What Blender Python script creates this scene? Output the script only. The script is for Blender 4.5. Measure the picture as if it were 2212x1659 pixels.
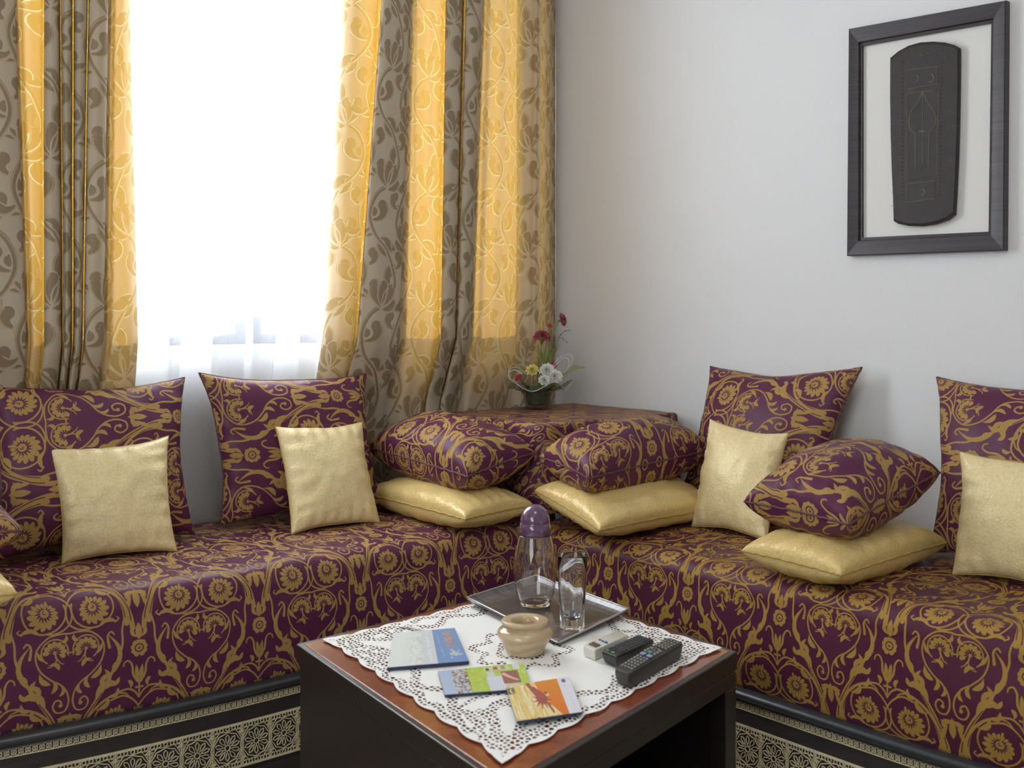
import bpy, bmesh, math, random
import numpy as np
from mathutils import Vector, Matrix
from mathutils.geometry import tessellate_polygon
random.seed(3)
for o in list(bpy.data.objects): bpy.data.objects.remove(o)
sc = bpy.context.scene
COL = sc.collection
# ---------------------------------------------------------------- camera, sky, sun, area lights, exposure
F = 2300.0; CX = 1106.0; HY = 680.0; HC = 1.02          # focal length and horizon in pixels of a 2212 wide frame, eye height in m
cd = bpy.data.cameras.new('camera'); cam = bpy.data.objects.new('camera', cd); COL.objects.link(cam)
cam.location = (0, 0, HC); cam.rotation_euler = (math.pi/2, 0, 0)
cd.sensor_width = 36; cd.lens = F/2212*36; cd.shift_y = -(829.5-HY)/2212; cd.clip_start = .05
cd.dof.use_dof = True; cd.dof.focus_distance = 2.65; cd.dof.aperture_fstop = 6.3
sc.camera = cam
W = bpy.data.worlds.new('sky'); sc.world = W; W.use_nodes = True
W.node_tree.nodes['Background'].inputs[0].default_value = (.86, .93, 1, 1)
W.node_tree.nodes['Background'].inputs[1].default_value = 14
# room geometry: corner C, left wall runs along -DL, right wall along DR
TH = math.radians(49.3)
C0 = Vector((.149, 3.727, 0)); DL = Vector((math.sin(TH), math.cos(TH), 0)); DR = Vector((math.cos(TH), -math.sin(TH), 0))
NL = DR.copy(); NR = -DL                                 # into the room from the left / right wall
def sunlight():
    d = bpy.data.lights.new('sun', 'SUN'); d.energy = 12; d.angle = math.radians(.8); d.color = (1, .95, .86)
    o = bpy.data.objects.new('sun', d); COL.objects.link(o)
    v = (NL*1.0+DL*.12+Vector((0, 0, -.33))).normalized()  # travel direction of the light
    o.rotation_euler = v.to_track_quat('-Z', 'Y').to_euler(); o.location = C0-NL*3+Vector((0, 0, 3))
sunlight()
def area(name, loc, to, sx, sy, e, col, portal=False):
    d = bpy.data.lights.new(name, 'AREA'); d.shape = 'RECTANGLE'; d.size = sx; d.size_y = sy; d.energy = e; d.color = col
    if portal: d.cycles.is_portal = True
    o = bpy.data.objects.new(name, d); COL.objects.link(o); o.location = loc
    o.rotation_euler = (Vector(to)-Vector(loc)).to_track_quat('-Z', 'Z').to_euler(); return o
def lw(s, d=0, z=0): return C0-DL*s+NL*d+Vector((0, 0, z))       # point by the left wall: s from the corner, d from the wall
def rw(s, d=0, z=0): return C0+DR*s+NR*d+Vector((0, 0, z))       # point by the right wall
area('window_portal', lw(1.21, -.22, 1.65), lw(1.21, 1, 1.65), 2.0, 1.3, 1, (1, 1, 1), True)
area('camera_side_fill', (-1.55, -1.1, 1.5), (1.2, 2.6, 1.1), 1.3, 2.0, 36, (.93, .96, 1))  # soft area fill added behind the camera
area('overhead_area_light', (.1, 1.0, 2.5), (.1, 1.6, 0), .6, .6, 5, (1, .93, .84))  # small warm area light pointing down from under the ceiling
sc.view_settings.view_transform = 'Standard'; sc.view_settings.look = 'None'
sc.view_settings.exposure = 0.12; sc.view_settings.gamma = 1; sc.view_settings.use_curve_mapping = False
sc.cycles.max_bounces = 12; sc.cycles.transmission_bounces = 10; sc.cycles.transparent_max_bounces = 24; sc.cycles.diffuse_bounces = 5
sc.cycles.sample_clamp_indirect = 6; sc.cycles.caustics_reflective = False; sc.cycles.caustics_refractive = False

# ---------------------------------------------------------------- pixel helpers (turn measured points of the photograph into real positions)
def P(px, py, z):
    y = F*(HC-z)/(py-HY); return Vector(((px-CX)/F*y, y, z))
def WL(px, py, d=0):                                      # on a plane d in front of the left wall
    r = Vector(((px-CX)/F, 1, (HY-py)/F)); k = ((C0-Vector((0, 0, 0))).dot(NL)+d)/r.dot(NL); return Vector((r.x*k, r.y*k, HC+r.z*k))
def WR(px, py, d=0):
    r = Vector(((px-CX)/F, 1, (HY-py)/F)); k = (C0.dot(NR)+d)/r.dot(NR); return Vector((r.x*k, r.y*k, HC+r.z*k))
def sl(px, d=0): return -(WL(px, HY, d)-C0).dot(DL)       # pixel column to s along the left wall

# ---------------------------------------------------------------- objects
def tag(o, label=None, cat=None, group=None, kind=None):
    if label: o['label'] = label
    if cat: o['category'] = cat
    if group: o['group'] = group
    if kind: o['kind'] = kind
    return o
def empty(name, loc=(0, 0, 0)):
    o = bpy.data.objects.new(name, None); o.empty_display_size = .05; o.location = loc; COL.objects.link(o); return o
class MB:
    """collects vertices and faces, builds ONE mesh object"""
    def __init__(s): s.v = []; s.f = []; s.uv = []; s.mi = []
    def add(s, vs, fs, uv=None, mi=0):
        n = len(s.v); s.v += [tuple(v) for v in vs]
        for k, f in enumerate(fs): s.f.append([n+i for i in f]); s.uv.append(uv[k] if uv else None); s.mi.append(mi)
        return s
    def box(s, c, ax, ay, az, mi=0):
        """centre and three half-axis vectors"""
        c, ax, ay, az = map(Vector, (c, ax, ay, az))
        vs = [c+ax*i+ay*j+az*k for k in (-1, 1) for j in (-1, 1) for i in (-1, 1)]
        fs = [(0, 2, 3, 1), (4, 5, 7, 6), (0, 1, 5, 4), (2, 6, 7, 3), (0, 4, 6, 2), (1, 3, 7, 5)]
        if ax.cross(ay).dot(az) < 0: fs = [f[::-1] for f in fs]
        return s.add(vs, fs, None, mi)
    def tube(s, pts, r, n=8, cap=True, mi=0):
        pts = [Vector(p) for p in pts]; rs = r if isinstance(r, (list, tuple)) else [r]*len(pts)
        vs = []; fs = []; up = None
        for i, p in enumerate(pts):
            t = (pts[min(i+1, len(pts)-1)]-pts[max(i-1, 0)]).normalized()
            if up is None: up = Vector((0, 0, 1)) if abs(t.z) < .9 else Vector((1, 0, 0))
            a = up.cross(t)
            if a.length < 1e-6: a = Vector((1, 0, 0)).cross(t)
            a.normalize(); b = t.cross(a).normalized(); up = b
            for k in range(n):
                q = 2*math.pi*k/n; vs.append(p+(a*math.cos(q)+b*math.sin(q))*rs[i])
        for i in range(len(pts)-1):
            for k in range(n): fs.append((i*n+k, i*n+(k+1) % n, (i+1)*n+(k+1) % n, (i+1)*n+k))
        if cap: fs += [tuple(range(n))[::-1], tuple(range((len(pts)-1)*n, len(pts)*n))]
        return s.add(vs, fs, None, mi)
    def lathe(s, prof, c=(0, 0, 0), n=48, fn=None, mi=0):
        """prof: (r, z) list; fn(angle, r, z) -> r"""
        c = Vector(c); vs = []; fs = []; rows = []
        for (r, z) in prof:
            if r < 1e-5: rows.append([len(vs)]); vs.append(c+Vector((0, 0, z)))
            else:
                row = []
                for k in range(n):
                    a = 2*math.pi*k/n; q = fn(a, r, z) if fn else r; row.append(len(vs)); vs.append(c+Vector((q*math.cos(a), q*math.sin(a), z)))
                rows.append(row)
        for A, B in zip(rows, rows[1:]):
            for k in range(n):
                j = (k+1) % n
                if len(A) == 1 and len(B) == 1: continue
                if len(A) == 1: fs.append((A[0], B[j], B[k]))
                elif len(B) == 1: fs.append((A[k], A[j], B[0]))
                else: fs.append((A[k], A[j], B[j], B[k]))
        return s.add(vs, fs, None, mi)
    def grid(s, P2, uvs=None, wrap=False, mi=0):
        """P2[i][j] points; uvs[i][j]"""
        n, m = len(P2), len(P2[0]); vs = [p for r in P2 for p in r]; fs = []; uv = []
        for i in range(n-1):
            for j in range(m-1):
                fs.append((i*m+j, i*m+j+1, (i+1)*m+j+1, (i+1)*m+j))
                if uvs: uv.append((uvs[i][j], uvs[i][j+1], uvs[i+1][j+1], uvs[i+1][j]))
        return s.add(vs, fs, uv if uvs else None, mi)
    def build(s, name, mats, parent=None, smooth=False, merge=0, bevel=0, sub=0, fixn=False):
        me = bpy.data.meshes.new(name); me.from_pydata(s.v, [], s.f)
        if any(u is not None for u in s.uv):
            lay = me.uv_layers.new(name='UVMap'); k = 0; buf = []
            for f, u in zip(s.f, s.uv): buf += [c for p in (u or [(0, 0)]*len(f)) for c in p]
            lay.data.foreach_set('uv', buf)
        mats = mats if isinstance(mats, (list, tuple)) else [mats]
        for m in mats: me.materials.append(m)
        me.polygons.foreach_set('material_index', s.mi)
        if merge or fixn:
            bm = bmesh.new(); bm.from_mesh(me)
            if merge: bmesh.ops.remove_doubles(bm, verts=bm.verts, dist=merge)
            if fixn: bmesh.ops.recalc_face_normals(bm, faces=bm.faces)
            bm.to_mesh(me); bm.free()
        if smooth: me.polygons.foreach_set('use_smooth', [True]*len(me.polygons))
        me.update()
        o = bpy.data.objects.new(name, me); COL.objects.link(o)
        if parent:
            o.parent = parent; o.matrix_parent_inverse = Matrix.Translation(-parent.location)
        if bevel:
            b = o.modifiers.new('bevel', 'BEVEL'); b.width = bevel; b.segments = 3; b.limit_method = 'ANGLE'
        if sub:
            b = o.modifiers.new('sub', 'SUBSURF'); b.levels = b.render_levels = sub
        return o
def nz(x, y=0., z=0.):
    from mathutils import noise
    return noise.noise(Vector((x, y, z)))

# ---------------------------------------------------------------- materials
def lin(c):
    return tuple(((v/255)/12.92 if v/255 <= .04045 else ((v/255+.055)/1.055)**2.4) for v in c)+(1,)
class NT:
    def __init__(s, name):
        s.m = bpy.data.materials.new(name); s.m.use_nodes = True; s.t = s.m.node_tree; s.t.nodes.clear()
        s.out = s.n('ShaderNodeOutputMaterial')
    def n(s, t, **k):
        o = s.t.nodes.new(t)
        for a, v in k.items():
            if a.startswith('i_'):
                key = a[2:].replace('_', ' '); o.inputs[int(key) if key.isdigit() else key].default_value = v
            else: setattr(o, a, v)
        return o
    def l(s, a, b): s.t.links.new(a, b)
    def pri(s, col, rough=.5, metal=0, spec=.5, **k):
        p = s.n('ShaderNodeBsdfPrincipled'); p.inputs['Base Color'].default_value = col; p.inputs['Roughness'].default_value = rough
        p.inputs['Metallic'].default_value = metal; p.inputs['Specular IOR Level'].default_value = spec
        for a, v in k.items(): p.inputs[a.replace('_', ' ')].default_value = v
        s.p = p; s.l(p.outputs[0], s.out.inputs[0]); return p
    def coord(s, kind='Object', scale=1):
        c = s.n('ShaderNodeTexCoord'); mp = s.n('ShaderNodeMapping'); mp.inputs['Scale'].default_value = scale if isinstance(scale, tuple) else (scale,)*3
        s.l(c.outputs[kind], mp.inputs[0]); return mp.outputs[0]
    def noise(s, co, sc_, det=4, rough=.5):
        t = s.n('ShaderNodeTexNoise'); t.inputs['Scale'].default_value = sc_; t.inputs['Detail'].default_value = det; t.inputs['Roughness'].default_value = rough
        s.l(co, t.inputs['Vector']); return t.outputs[0]
    def ramp(s, f, stops):
        r = s.n('ShaderNodeValToRGB'); e = r.color_ramp.elements
        while len(e) < len(stops): e.new(.5)
        for q, (p_, c) in zip(e, stops): q.position = p_; q.color = c
        s.l(f, r.inputs[0]); return r.outputs[0]
    def mix(s, f, a, b, mode='MIX'):
        m = s.n('ShaderNodeMix', data_type='RGBA', blend_type=mode)
        if isinstance(f, (int, float)): m.inputs[0].default_value = f
        else: s.l(f, m.inputs[0])
        for i, v in ((6, a), (7, b)):
            if isinstance(v, tuple): m.inputs[i].default_value = v
            else: s.l(v, m.inputs[i])
        return m.outputs[2]
    def math(s, op, a, b=0.):
        m = s.n('ShaderNodeMath', operation=op)
        for i, v in ((0, a), (1, b)):
            if isinstance(v, (int, float)): m.inputs[i].default_value = v
            else: s.l(v, m.inputs[i])
        return m.outputs[0]
    def bump(s, h, strength=.3, dist=.001, normal=None):
        b = s.n('ShaderNodeBump'); b.inputs['Strength'].default_value = strength; b.inputs['Distance'].default_value = dist
        s.l(h, b.inputs['Height'])
        if normal is not None: s.l(normal, b.inputs['Normal'])
        return b.outputs[0]
def simple(name, rgb, rough=.5, metal=0, spec=.5, bump=0, bscale=60, vary=0, **k):
    t = NT(name); p = t.pri(lin(rgb), rough, metal, spec, **k)
    co = t.coord('Object')
    nn = t.noise(co, bscale)
    if vary:
        c = lin(rgb); a = tuple(v*(1-vary) for v in c[:3])+(1,); b = tuple(min(1, v*(1+vary)) for v in c[:3])+(1,)
        t.l(t.ramp(nn, [(.3, a), (.7, b)]), p.inputs['Base Color'])
    if bump: t.l(t.bump(nn, bump), p.inputs['Normal'])
    return t.m
# ---------------------------------------------------------------- woven / printed patterns drawn in numpy
class Tex:
    """Small painter: a float canvas (H x W x C) that wraps round, drawn with soft discs."""
    def __init__(s, wu, hu, ppu, base):
        s.W = int(round(wu*ppu)); s.H = int(round(hu*ppu)); s.k = ppu
        s.a = np.empty((s.H, s.W, len(base)), np.float32); s.a[:] = base
    def disc(s, x, y, r, val):
        cx, cy, R = x*s.k, y*s.k, max(r*s.k, .45)
        x0, x1 = int(math.floor(cx-R-1)), int(math.ceil(cx+R+1)); y0, y1 = int(math.floor(cy-R-1)), int(math.ceil(cy+R+1))
        xs = np.arange(x0, x1+1); ys = np.arange(y0, y1+1)
        d = np.hypot((xs-cx)[None, :], (ys-cy)[:, None])
        m = np.clip(R-d+.5, 0, 1)[..., None]
        ix = np.ix_(ys % s.H, xs % s.W)
        s.a[ix] = s.a[ix]*(1-m)+np.asarray(val, np.float32)*m
    def stroke(s, pts, w0, w1=None, val=(1,), prof=None):
        """pts poly-line; half-widths run from w0 to w1, or prof(t) gives the half-width"""
        if w1 is None: w1 = w0
        P = [Vec2(p) for p in pts]
        L = [0]
        for a, b in zip(P, P[1:]): L.append(L[-1]+math.hypot(b[0]-a[0], b[1]-a[1]))
        T = L[-1]; i = 0; d = 0
        while d <= T:
            while i < len(P)-2 and L[i+1] < d: i += 1
            f = (d-L[i])/max(L[i+1]-L[i], 1e-9); t = d/T
            r = prof(t) if prof else w0+(w1-w0)*t
            s.disc(P[i][0]+(P[i+1][0]-P[i][0])*f, P[i][1]+(P[i+1][1]-P[i][1])*f, r, val)
            d += max(r*.45, .7/s.k)
    def leaf(s, x0, y0, x1, y1, w, val=(1,), peak=.6, bend=0.0):
        dx, dy = x1-x0, y1-y0
        pts = [(x0+dx*t-dy*bend*math.sin(math.pi*t), y0+dy*t+dx*bend*math.sin(math.pi*t)) for t in [i/10 for i in range(11)]]
        g = math.log(.5)/math.log(peak)
        s.stroke(pts, 0, 0, val, prof=lambda t: max(.12, w*math.sin(math.pi*min(1, max(0, t))**g)))
    def rect(s, x0, y0, x1, y1, val):
        s.a[max(0, int(y0*s.k)):int(y1*s.k), max(0, int(x0*s.k)):int(x1*s.k)] = val
def Vec2(p): return (float(p[0]), float(p[1]))
def crv(ps, n=12):
    """Catmull-Rom through the points"""
    P = [ps[0]]+list(ps)+[ps[-1]]; out = []
    for i in range(1, len(P)-2):
        a, b, c, d = P[i-1], P[i], P[i+1], P[i+2]
        for k in range(n):
            t = k/n
            out.append(tuple(.5*(2*b[j]+(c[j]-a[j])*t+(2*a[j]-5*b[j]+4*c[j]-d[j])*t*t+(3*b[j]-a[j]-3*c[j]+d[j])*t**3) for j in range(2)))
    out.append(tuple(ps[-1])); return out
def arc(cx, cy, r0, a0, a1, r1=None, n=40):
    if r1 is None: r1 = r0
    return [(cx+(r0+(r1-r0)*i/n)*math.cos(math.radians(a0+(a1-a0)*i/n)), cy+(r0+(r1-r0)*i/n)*math.sin(math.radians(a0+(a1-a0)*i/n))) for i in range(n+1)]

def damask():
    """ogee damask of the sofa covers; tile 100 x 176 units (0.25 x 0.44 m), value 1 = gold figure"""
    T = Tex(100, 176, 6.0, (0.0,)); G = (1.0,); K = (0.0,)
    for x0, y0 in ((50, 88), (0, 0)):
        for sx in (1, -1):
            m = lambda ps: [(x0+sx*p[0], y0+p[1]) for p in ps]
            q_ = .72; st = lambda ps, w0, w1=None, v=G, prof=None: T.stroke(m(ps), w0*(q_ if v is G else 1), None if w1 is None else w1*(q_ if v is G else 1), v, prof)
            lf = lambda a, b, c, d, w, v=G, peak=.6, bend=0.: T.leaf(x0+sx*a, y0+b, x0+sx*c, y0+d, w, v, peak, bend*sx)
            # ogee stem: splits into a light stem and an acanthus branch
            st(crv([(4.2, 106), (6.2, 95), (13, 78), (23, 61), (32, 45), (37.5, 30), (38, 18), (41, 6), (45.5, -6)]), 0, prof=lambda t: 1.5*(1-t)**1.1+.45+1.2*max(0, 1-abs(t-.95)*12))
            st(crv([(5.2, 100), (7, 91), (14, 76.5), (22, 64)]), .38, .3, K)
            lf(17, 72, 32, 57, 3.0, bend=-.25, peak=.7); lf(28, 60, 35, 54, 1.6, bend=.2)
            lf(23, 62, 29, 50, 2.0, bend=-.3); lf(30, 50, 37, 42, 1.5, bend=-.25)
            lf(31, 50, 27, 20, 1.8, bend=.22, peak=.35); st(crv([(28, 30), (27, 22), (29.5, 18.5), (32, 21)]), 1.5, .7)
            lf(26, 60, 24, 46, 1.5, bend=.2)
            # branch over the next medallion
            st(crv([(8.5, 102), (11.5, 86), (20, 73.5), (31, 67), (39, 67.5), (42.5, 71)]), 0, prof=lambda t: 1.45*(1-t)+.45)
            lf(17, 77, 27, 68, 1.8, bend=.3); lf(27, 69, 34, 62, 1.5, bend=.3)
            st(crv([(9.5, 97), (12, 87), (18, 77)]), .3, .25, K)
            # heart
            st(crv([(0, 15), (6, 14.5), (15, 16), (22.5, 23), (24, 31), (21, 40), (14, 47.5), (7.5, 52), (3, 58), (1.4, 66), (4, 73), (9.5, 73.5), (12.2, 68.5), (10, 64), (6.6, 65.5), (7, 69)]), .78, .9)
            lf(21.5, 41, 14, 51, 2.0, bend=-.2); lf(13, 48.5, 13.5, 58, 1.6, bend=.3); lf(6.5, 54, 8, 61, 1.3, bend=.3); lf(23, 24, 18.5, 33, 1.3, bend=-.1)
            T.disc(x0+sx*6.8, y0+68.3, 1.5, G)
            st(arc(11, 27, 9.2, 170, 415), .72); lf(15.5, 36.5, 8, 41, 1.6, bend=.3)
            for k in range(8):
                a = math.radians(152+k*29.5); L = 7.9
                lf(11+2.1*math.cos(a), 27.4+2.1*math.sin(a), 11+L*math.cos(a), 27.4+L*math.sin(a), 1.72, peak=.72)
            T.disc(x0+sx*11, y0+27.6, 1.35, G); st(crv([(11, 28), (10, 33), (12.5, 37), (16, 38)]), .8, .5); st([(10.5, 31), (7.5, 35.5), (5, 37)], .8, .4)
            st([(0, 29), (2.6, 29)], .8); st([(1.8, 27), (1.8, 31)], .5)
            # palmette under the heart
            lf(0, 75, 0, 91, 2.6, peak=.55); lf(.5, 77, 6.5, 85, 1.7, bend=-.3); lf(.5, 76, 9, 78.5, 1.2, bend=.3)
            # daisy medallions
            st(arc(16.8, -2, 15.6, -75, 200, 14.8), .85, .95); st(crv([(20.8, -17), (12, -18.6), (4, -13.5), (-1.6, -4), (-1.2, 6), (3.5, 11.5), (10, 13.8), (15, 13.6)]), .95, .85)
            lf(20, 13.6, 34, 11, 1.7, bend=-.22); st(crv([(33, 11.5), (35.8, 9.5), (34.3, 7.6)]), .9, .6); lf(3, 15, 6, 21, 1.4, bend=.3)
            for k in range(15):
                a = math.radians(k*24+6); q = math.cos(a-math.radians(55)); L = 10.6+2.7*q
                lf(16.8+3.6*math.cos(a), -2+3.6*math.sin(a), 16.8+L*math.cos(a), -2+L*math.sin(a), 1.62+.42*q, peak=.62, bend=.12)
            T.disc(x0+sx*16.8, y0-2, 3.0, G); st(arc(16.8, -2.3, 1.3, -90, 200, .5), .3, .3, K)
            st([(16.7, -2.3), (14.4, -11.4)], .6, 1.2)
            # cross, tulip, round flower and bud
            st(crv([(0, -15), (3, -20), (7.5, -23), (12, -23), (17, -22)]), .9, 1.1); lf(7, -23, 8.5, -30, 1.5, bend=-.25)
            st(crv([(1.2, -28), (4.5, -34), (5.4, -41), (8, -45), (11, -44), (11.8, -41)]), 1.5, .7); lf(.9, -29, 2.4, -41, 1.6, peak=.5)
            T.stroke([(x0, y0-30), (x0, y0-15)], .8, .5, G); lf(0, -23, 3.4, -23.5, .9)
            for k in range(5):
                a = math.radians(-90+36*k+8); T.disc(x0+sx*4.4*math.cos(a), y0-54+5.2*math.sin(a), 2.0, G)
            lf(.3, -62, 4.4, -71, 1.5, bend=.25); lf(2.6, -63, 5.6, -70.5, .9, bend=.1)
        T.disc(x0, y0-54, 4.6, G); T.stroke([(x0+p[0], y0+p[1]) for p in arc(0, -54, 3.0, 0, 360)], .42, .42, K); T.disc(x0, y0-54, 1.0, K); T.disc(x0, y0-54.4, .45, G)
        T.leaf(x0, y0-61, x0, y0-73.5, 2.5, G, .45)
        T.stroke([(x0-2.2, y0-60.6), (x0+2.2, y0-60.6)], .35, .35, K)
    return T.a[..., 0]

def acanthus():
    """scrolling leaves of the drapes; tile 56 x 96 units: channel 0 = dark leaf, 1 = bright outline thread"""
    T = Tex(56, 96, 6.0, (0., 0.))
    D = (1., 0.); Z = (0., 0.); B = (1., 1.)
    for x0, y0, sx in ((0, 0, 1), (56, 48, -1)):
        m = lambda ps: [(x0+sx*p[0], y0+p[1]) for p in ps]
        def comma(x, y, ang, L, w, curl, line=True):
            pts = []; a = math.radians(ang); px, py = x, y; n = 22
            for i in range(n+1):
                pts.append((px, py)); a += math.radians(curl)/n*(.3+1.4*(i/n)); px += L/n*math.cos(a); py += L/n*math.sin(a)
            f = lambda t: .4+w*1.38*(t**1.1)*(1 if t < .85 else 1-.2*(t-.85)/.15)
            T.stroke(m(pts), 0, 0, Z, prof=lambda t: f(t)+1.0)
            T.stroke(m(pts), 0, 0, D, prof=f)
            if line:
                s_ = 1 if curl > 0 else -1; q = []
                for i in range(1, n):
                    tx, ty = pts[i+1][0]-pts[i-1][0], pts[i+1][1]-pts[i-1][1]; h = math.hypot(tx, ty); k = f(i/n)*.8
                    q.append((pts[i][0]+s_*ty/h*k, pts[i][1]-s_*tx/h*k))
                T.stroke(m(q), .36, .36, B)
        main = crv([(10, 100), (22, 88), (28, 72), (22, 56), (8, 46), (0, 32), (4, 16), (10, 4)], 14)
        for (i, ang, L, w, c) in ((14, 20, 22, 3.4, -150), (24, 170, 22, 3.6, 150), (34, 0, 17, 3.2, -160), (44, -170, 20, 3.4, 160),
                                  (58, 120, 20, 3.2, 130), (66, -30, 22, 3.8, -150), (80, 190, 17, 3.2, 150), (90, -10, 20, 3.4, -150), (20, 60, 15, 2.6, -110), (50, 150, 15, 2.8, 120), (40, 40, 16, 2.8, 130), (72, 60, 15, 2.8, -130), (10, 200, 15, 2.6, -130)):
            p = main[min(i, len(main)-1)]; comma(p[0], p[1], ang, L, w, c)
        T.stroke(m(main), 0, 0, Z, prof=lambda t: 1.9+.7*math.sin(math.pi*t))
        T.stroke(m(main), 0, 0, D, prof=lambda t: 1.0+.7*math.sin(math.pi*t))
        T.stroke(m([(p[0]+1.0, p[1]) for p in main]), .28, .28, B)
        for k, (ang, L) in enumerate(((-150, 17), (-115, 19), (-75, 19), (-40, 17))):
            comma(13, 50, ang, L, 2.9, 60 if k < 2 else -60)
    return T.a

def lace(n=1500):
    """openwork of the tablecloth as alpha (1 = thread). u,v in -1..1 over the cloth."""
    rnd = np.random.RandomState(7)
    ys, xs = np.mgrid[0:n, 0:n].astype(np.float32)/(n-1)*2-1
    g = 64; jit = rnd.rand(g, g, 2).astype(np.float32)*.62+.19
    fx = (xs+1)/2*g; fy = (ys+1)/2*g; ix = fx.astype(int); iy = fy.astype(int)
    d1 = np.full(xs.shape, 9., np.float32); d2 = d1.copy()
    for oy in (-1, 0, 1):
        for ox in (-1, 0, 1):
            jx = np.clip(ix+ox, 0, g-1); jy = np.clip(iy+oy, 0, g-1)
            px = ix+ox+jit[jy, jx, 0]; py = iy+oy+jit[jy, jx, 1]
            d = np.hypot(px-fx, py-fy); d2 = np.minimum(d2, np.maximum(d, d1)); d1 = np.minimum(d1, d)
    hole = np.clip((d2-d1-.30)*9, 0, 1)                      # mesh cells between the threads
    ax, ay = np.abs(xs), np.abs(ys); m = np.maximum(ax, ay); l = np.minimum(ax, ay)
    s = l*8.0
    # garland bands and corner medallions that are openwork, the rest is plain linen
    band1 = np.abs(m-(.80+.055*np.cos(l*math.pi*5.0))) < .040
    band2 = (np.abs(m-(.925+.02*np.cos(l*math.pi*10))) < .030)
    rc = np.hypot(ax-.70, ay-.70); corner = (np.abs(rc-.19-.03*np.cos(np.arctan2(ay-.7, ax-.7)*6)) < .045) | ((rc > .31) & (rc < .345))
    rm = np.hypot(ax-.78, (ay % .39)-.195)
    r = np.hypot(xs, ys); th = np.arctan2(ys, xs)
    ring = np.abs(r-.30-.045*np.cos(th*8)) < .028
    ring2 = (np.abs(r-.16-.02*np.cos(th*4)) < .022)
    zone = band1 | band2 | (corner & (m < .93)) | ring | ring2
    # sprigs: small separate holes
    hs = np.zeros_like(hole)
    a = 1-hole*zone
    edge = .955+.030*np.abs(np.cos(l*math.pi*4.5)); edge = np.where(l > .9, edge+.04*(l-.9)*10, edge)
    a = np.where(np.abs(m-edge+.008) < .010, 1, a); a = np.where(m > edge, 0, a)
    return a
def image(name, a, noncolor=True):
    """array (row 0 = top) to a generated, packed image"""
    if a.ndim == 2: a = np.stack([a]*3, -1)
    h, w = a.shape[:2]; out = np.ones((h, w, 4), np.float32); out[..., :a.shape[2]] = a; out = out[::-1]
    im = bpy.data.images.new(name, w, h, alpha=True, float_buffer=False)
    im.colorspace_settings.name = 'Non-Color' if noncolor else 'sRGB'
    im.pixels.foreach_set(np.ascontiguousarray(out).ravel()); im.update(); im.pack(); return im
def uvtex(t, im, sx, sy, ox=0., oy=0.):
    co = t.n('ShaderNodeTexCoord'); mp = t.n('ShaderNodeMapping'); mp.inputs['Scale'].default_value = (sx, sy, 1); mp.inputs['Location'].default_value = (ox, oy, 0)
    t.l(co.outputs['UV'], mp.inputs[0]); tx = t.n('ShaderNodeTexImage', image=im); tx.interpolation = 'Cubic'; t.l(mp.outputs[0], tx.inputs[0]); return tx.outputs[0], co.outputs['UV']

IM_DAMASK = image('damask_weave', damask())
_a = acanthus(); IM_ACANTHUS = image('acanthus_weave', np.concatenate([_a, np.zeros_like(_a[..., :1])], -1))
IM_LACE = image('lace_openwork', lace())

def damask_mat(name, tw, th, ground=(98, 46, 76), gold=(186, 150, 88), ox=0., oy=0.):
    """satin ground with a raised matt gold figure; UV in metres"""
    t = NT(name); p = t.pri((1, 1, 1, 1), .5, 0, .22)
    f, uv = uvtex(t, IM_DAMASK, 1/tw, 1/th, ox, oy)
    wv = t.n('ShaderNodeTexNoise'); wv.inputs['Scale'].default_value = 900; wv.inputs['Detail'].default_value = 2; t.l(uv, wv.inputs['Vector'])
    big = t.noise(uv, 14, 3)
    g = t.mix(t.math('MULTIPLY', wv.outputs[0], .55), lin(gold), lin(tuple(v*.55 for v in gold)))
    b = t.mix(t.math('MULTIPLY', big, .6), lin(ground), lin(tuple(v*.72 for v in ground)))
    t.l(t.mix(f, b, g), p.inputs['Base Color'])
    t.l(t.math('ADD', t.math('MULTIPLY', f, .34), .40), p.inputs['Roughness'])
    h = t.math('ADD', f, t.math('MULTIPLY', wv.outputs[0], .25)); t.l(t.bump(h, .5, .0012), p.inputs['Normal'])
    return t.m
M = {}
M['damask_sofa_left'] = damask_mat('damask_sofa_left', .262, .46, oy=.0)
M['damask_sofa_right'] = damask_mat('damask_sofa_right', .25, .44, (92, 42, 64), (182, 144, 70))  # darker, redder copy of the cloth: right-side shade put into its colours
M['damask_table'] = damask_mat('damask_table', .25, .44)
M['damask'] = damask_mat('damask_cushion', .31, .545)

def satin(name, rgb, edge, rough=.38):
    t = NT(name); p = t.pri(lin(rgb), rough, .08, .5); p.inputs['Sheen Weight'].default_value = .3; p.inputs['Sheen Roughness'].default_value = .35; p.inputs['Sheen Tint'].default_value = lin(edge)
    co = t.n('ShaderNodeTexCoord').outputs['UV']
    sp = t.n('ShaderNodeTexVoronoi'); sp.inputs['Scale'].default_value = 170; t.l(co, sp.inputs['Vector'])
    nn = t.noise(co, 26, 4)
    c = t.mix(t.math('MULTIPLY', sp.outputs['Distance'], .35), lin(rgb), lin(tuple(v*.92 for v in edge)))
    t.l(t.mix(t.math('MULTIPLY', nn, .2), c, lin(edge)), p.inputs['Base Color'])
    h = t.math('ADD', sp.outputs['Distance'], t.math('MULTIPLY', nn, 1.0)); t.l(t.bump(h, .45, .0014), p.inputs['Normal'])
    return t.m
M['satin'] = satin('champagne_satin', (238, 224, 178), (222, 180, 100), .42)
M['satin_gold'] = satin('gold_satin', (232, 210, 146), (208, 160, 72), .36)

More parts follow.
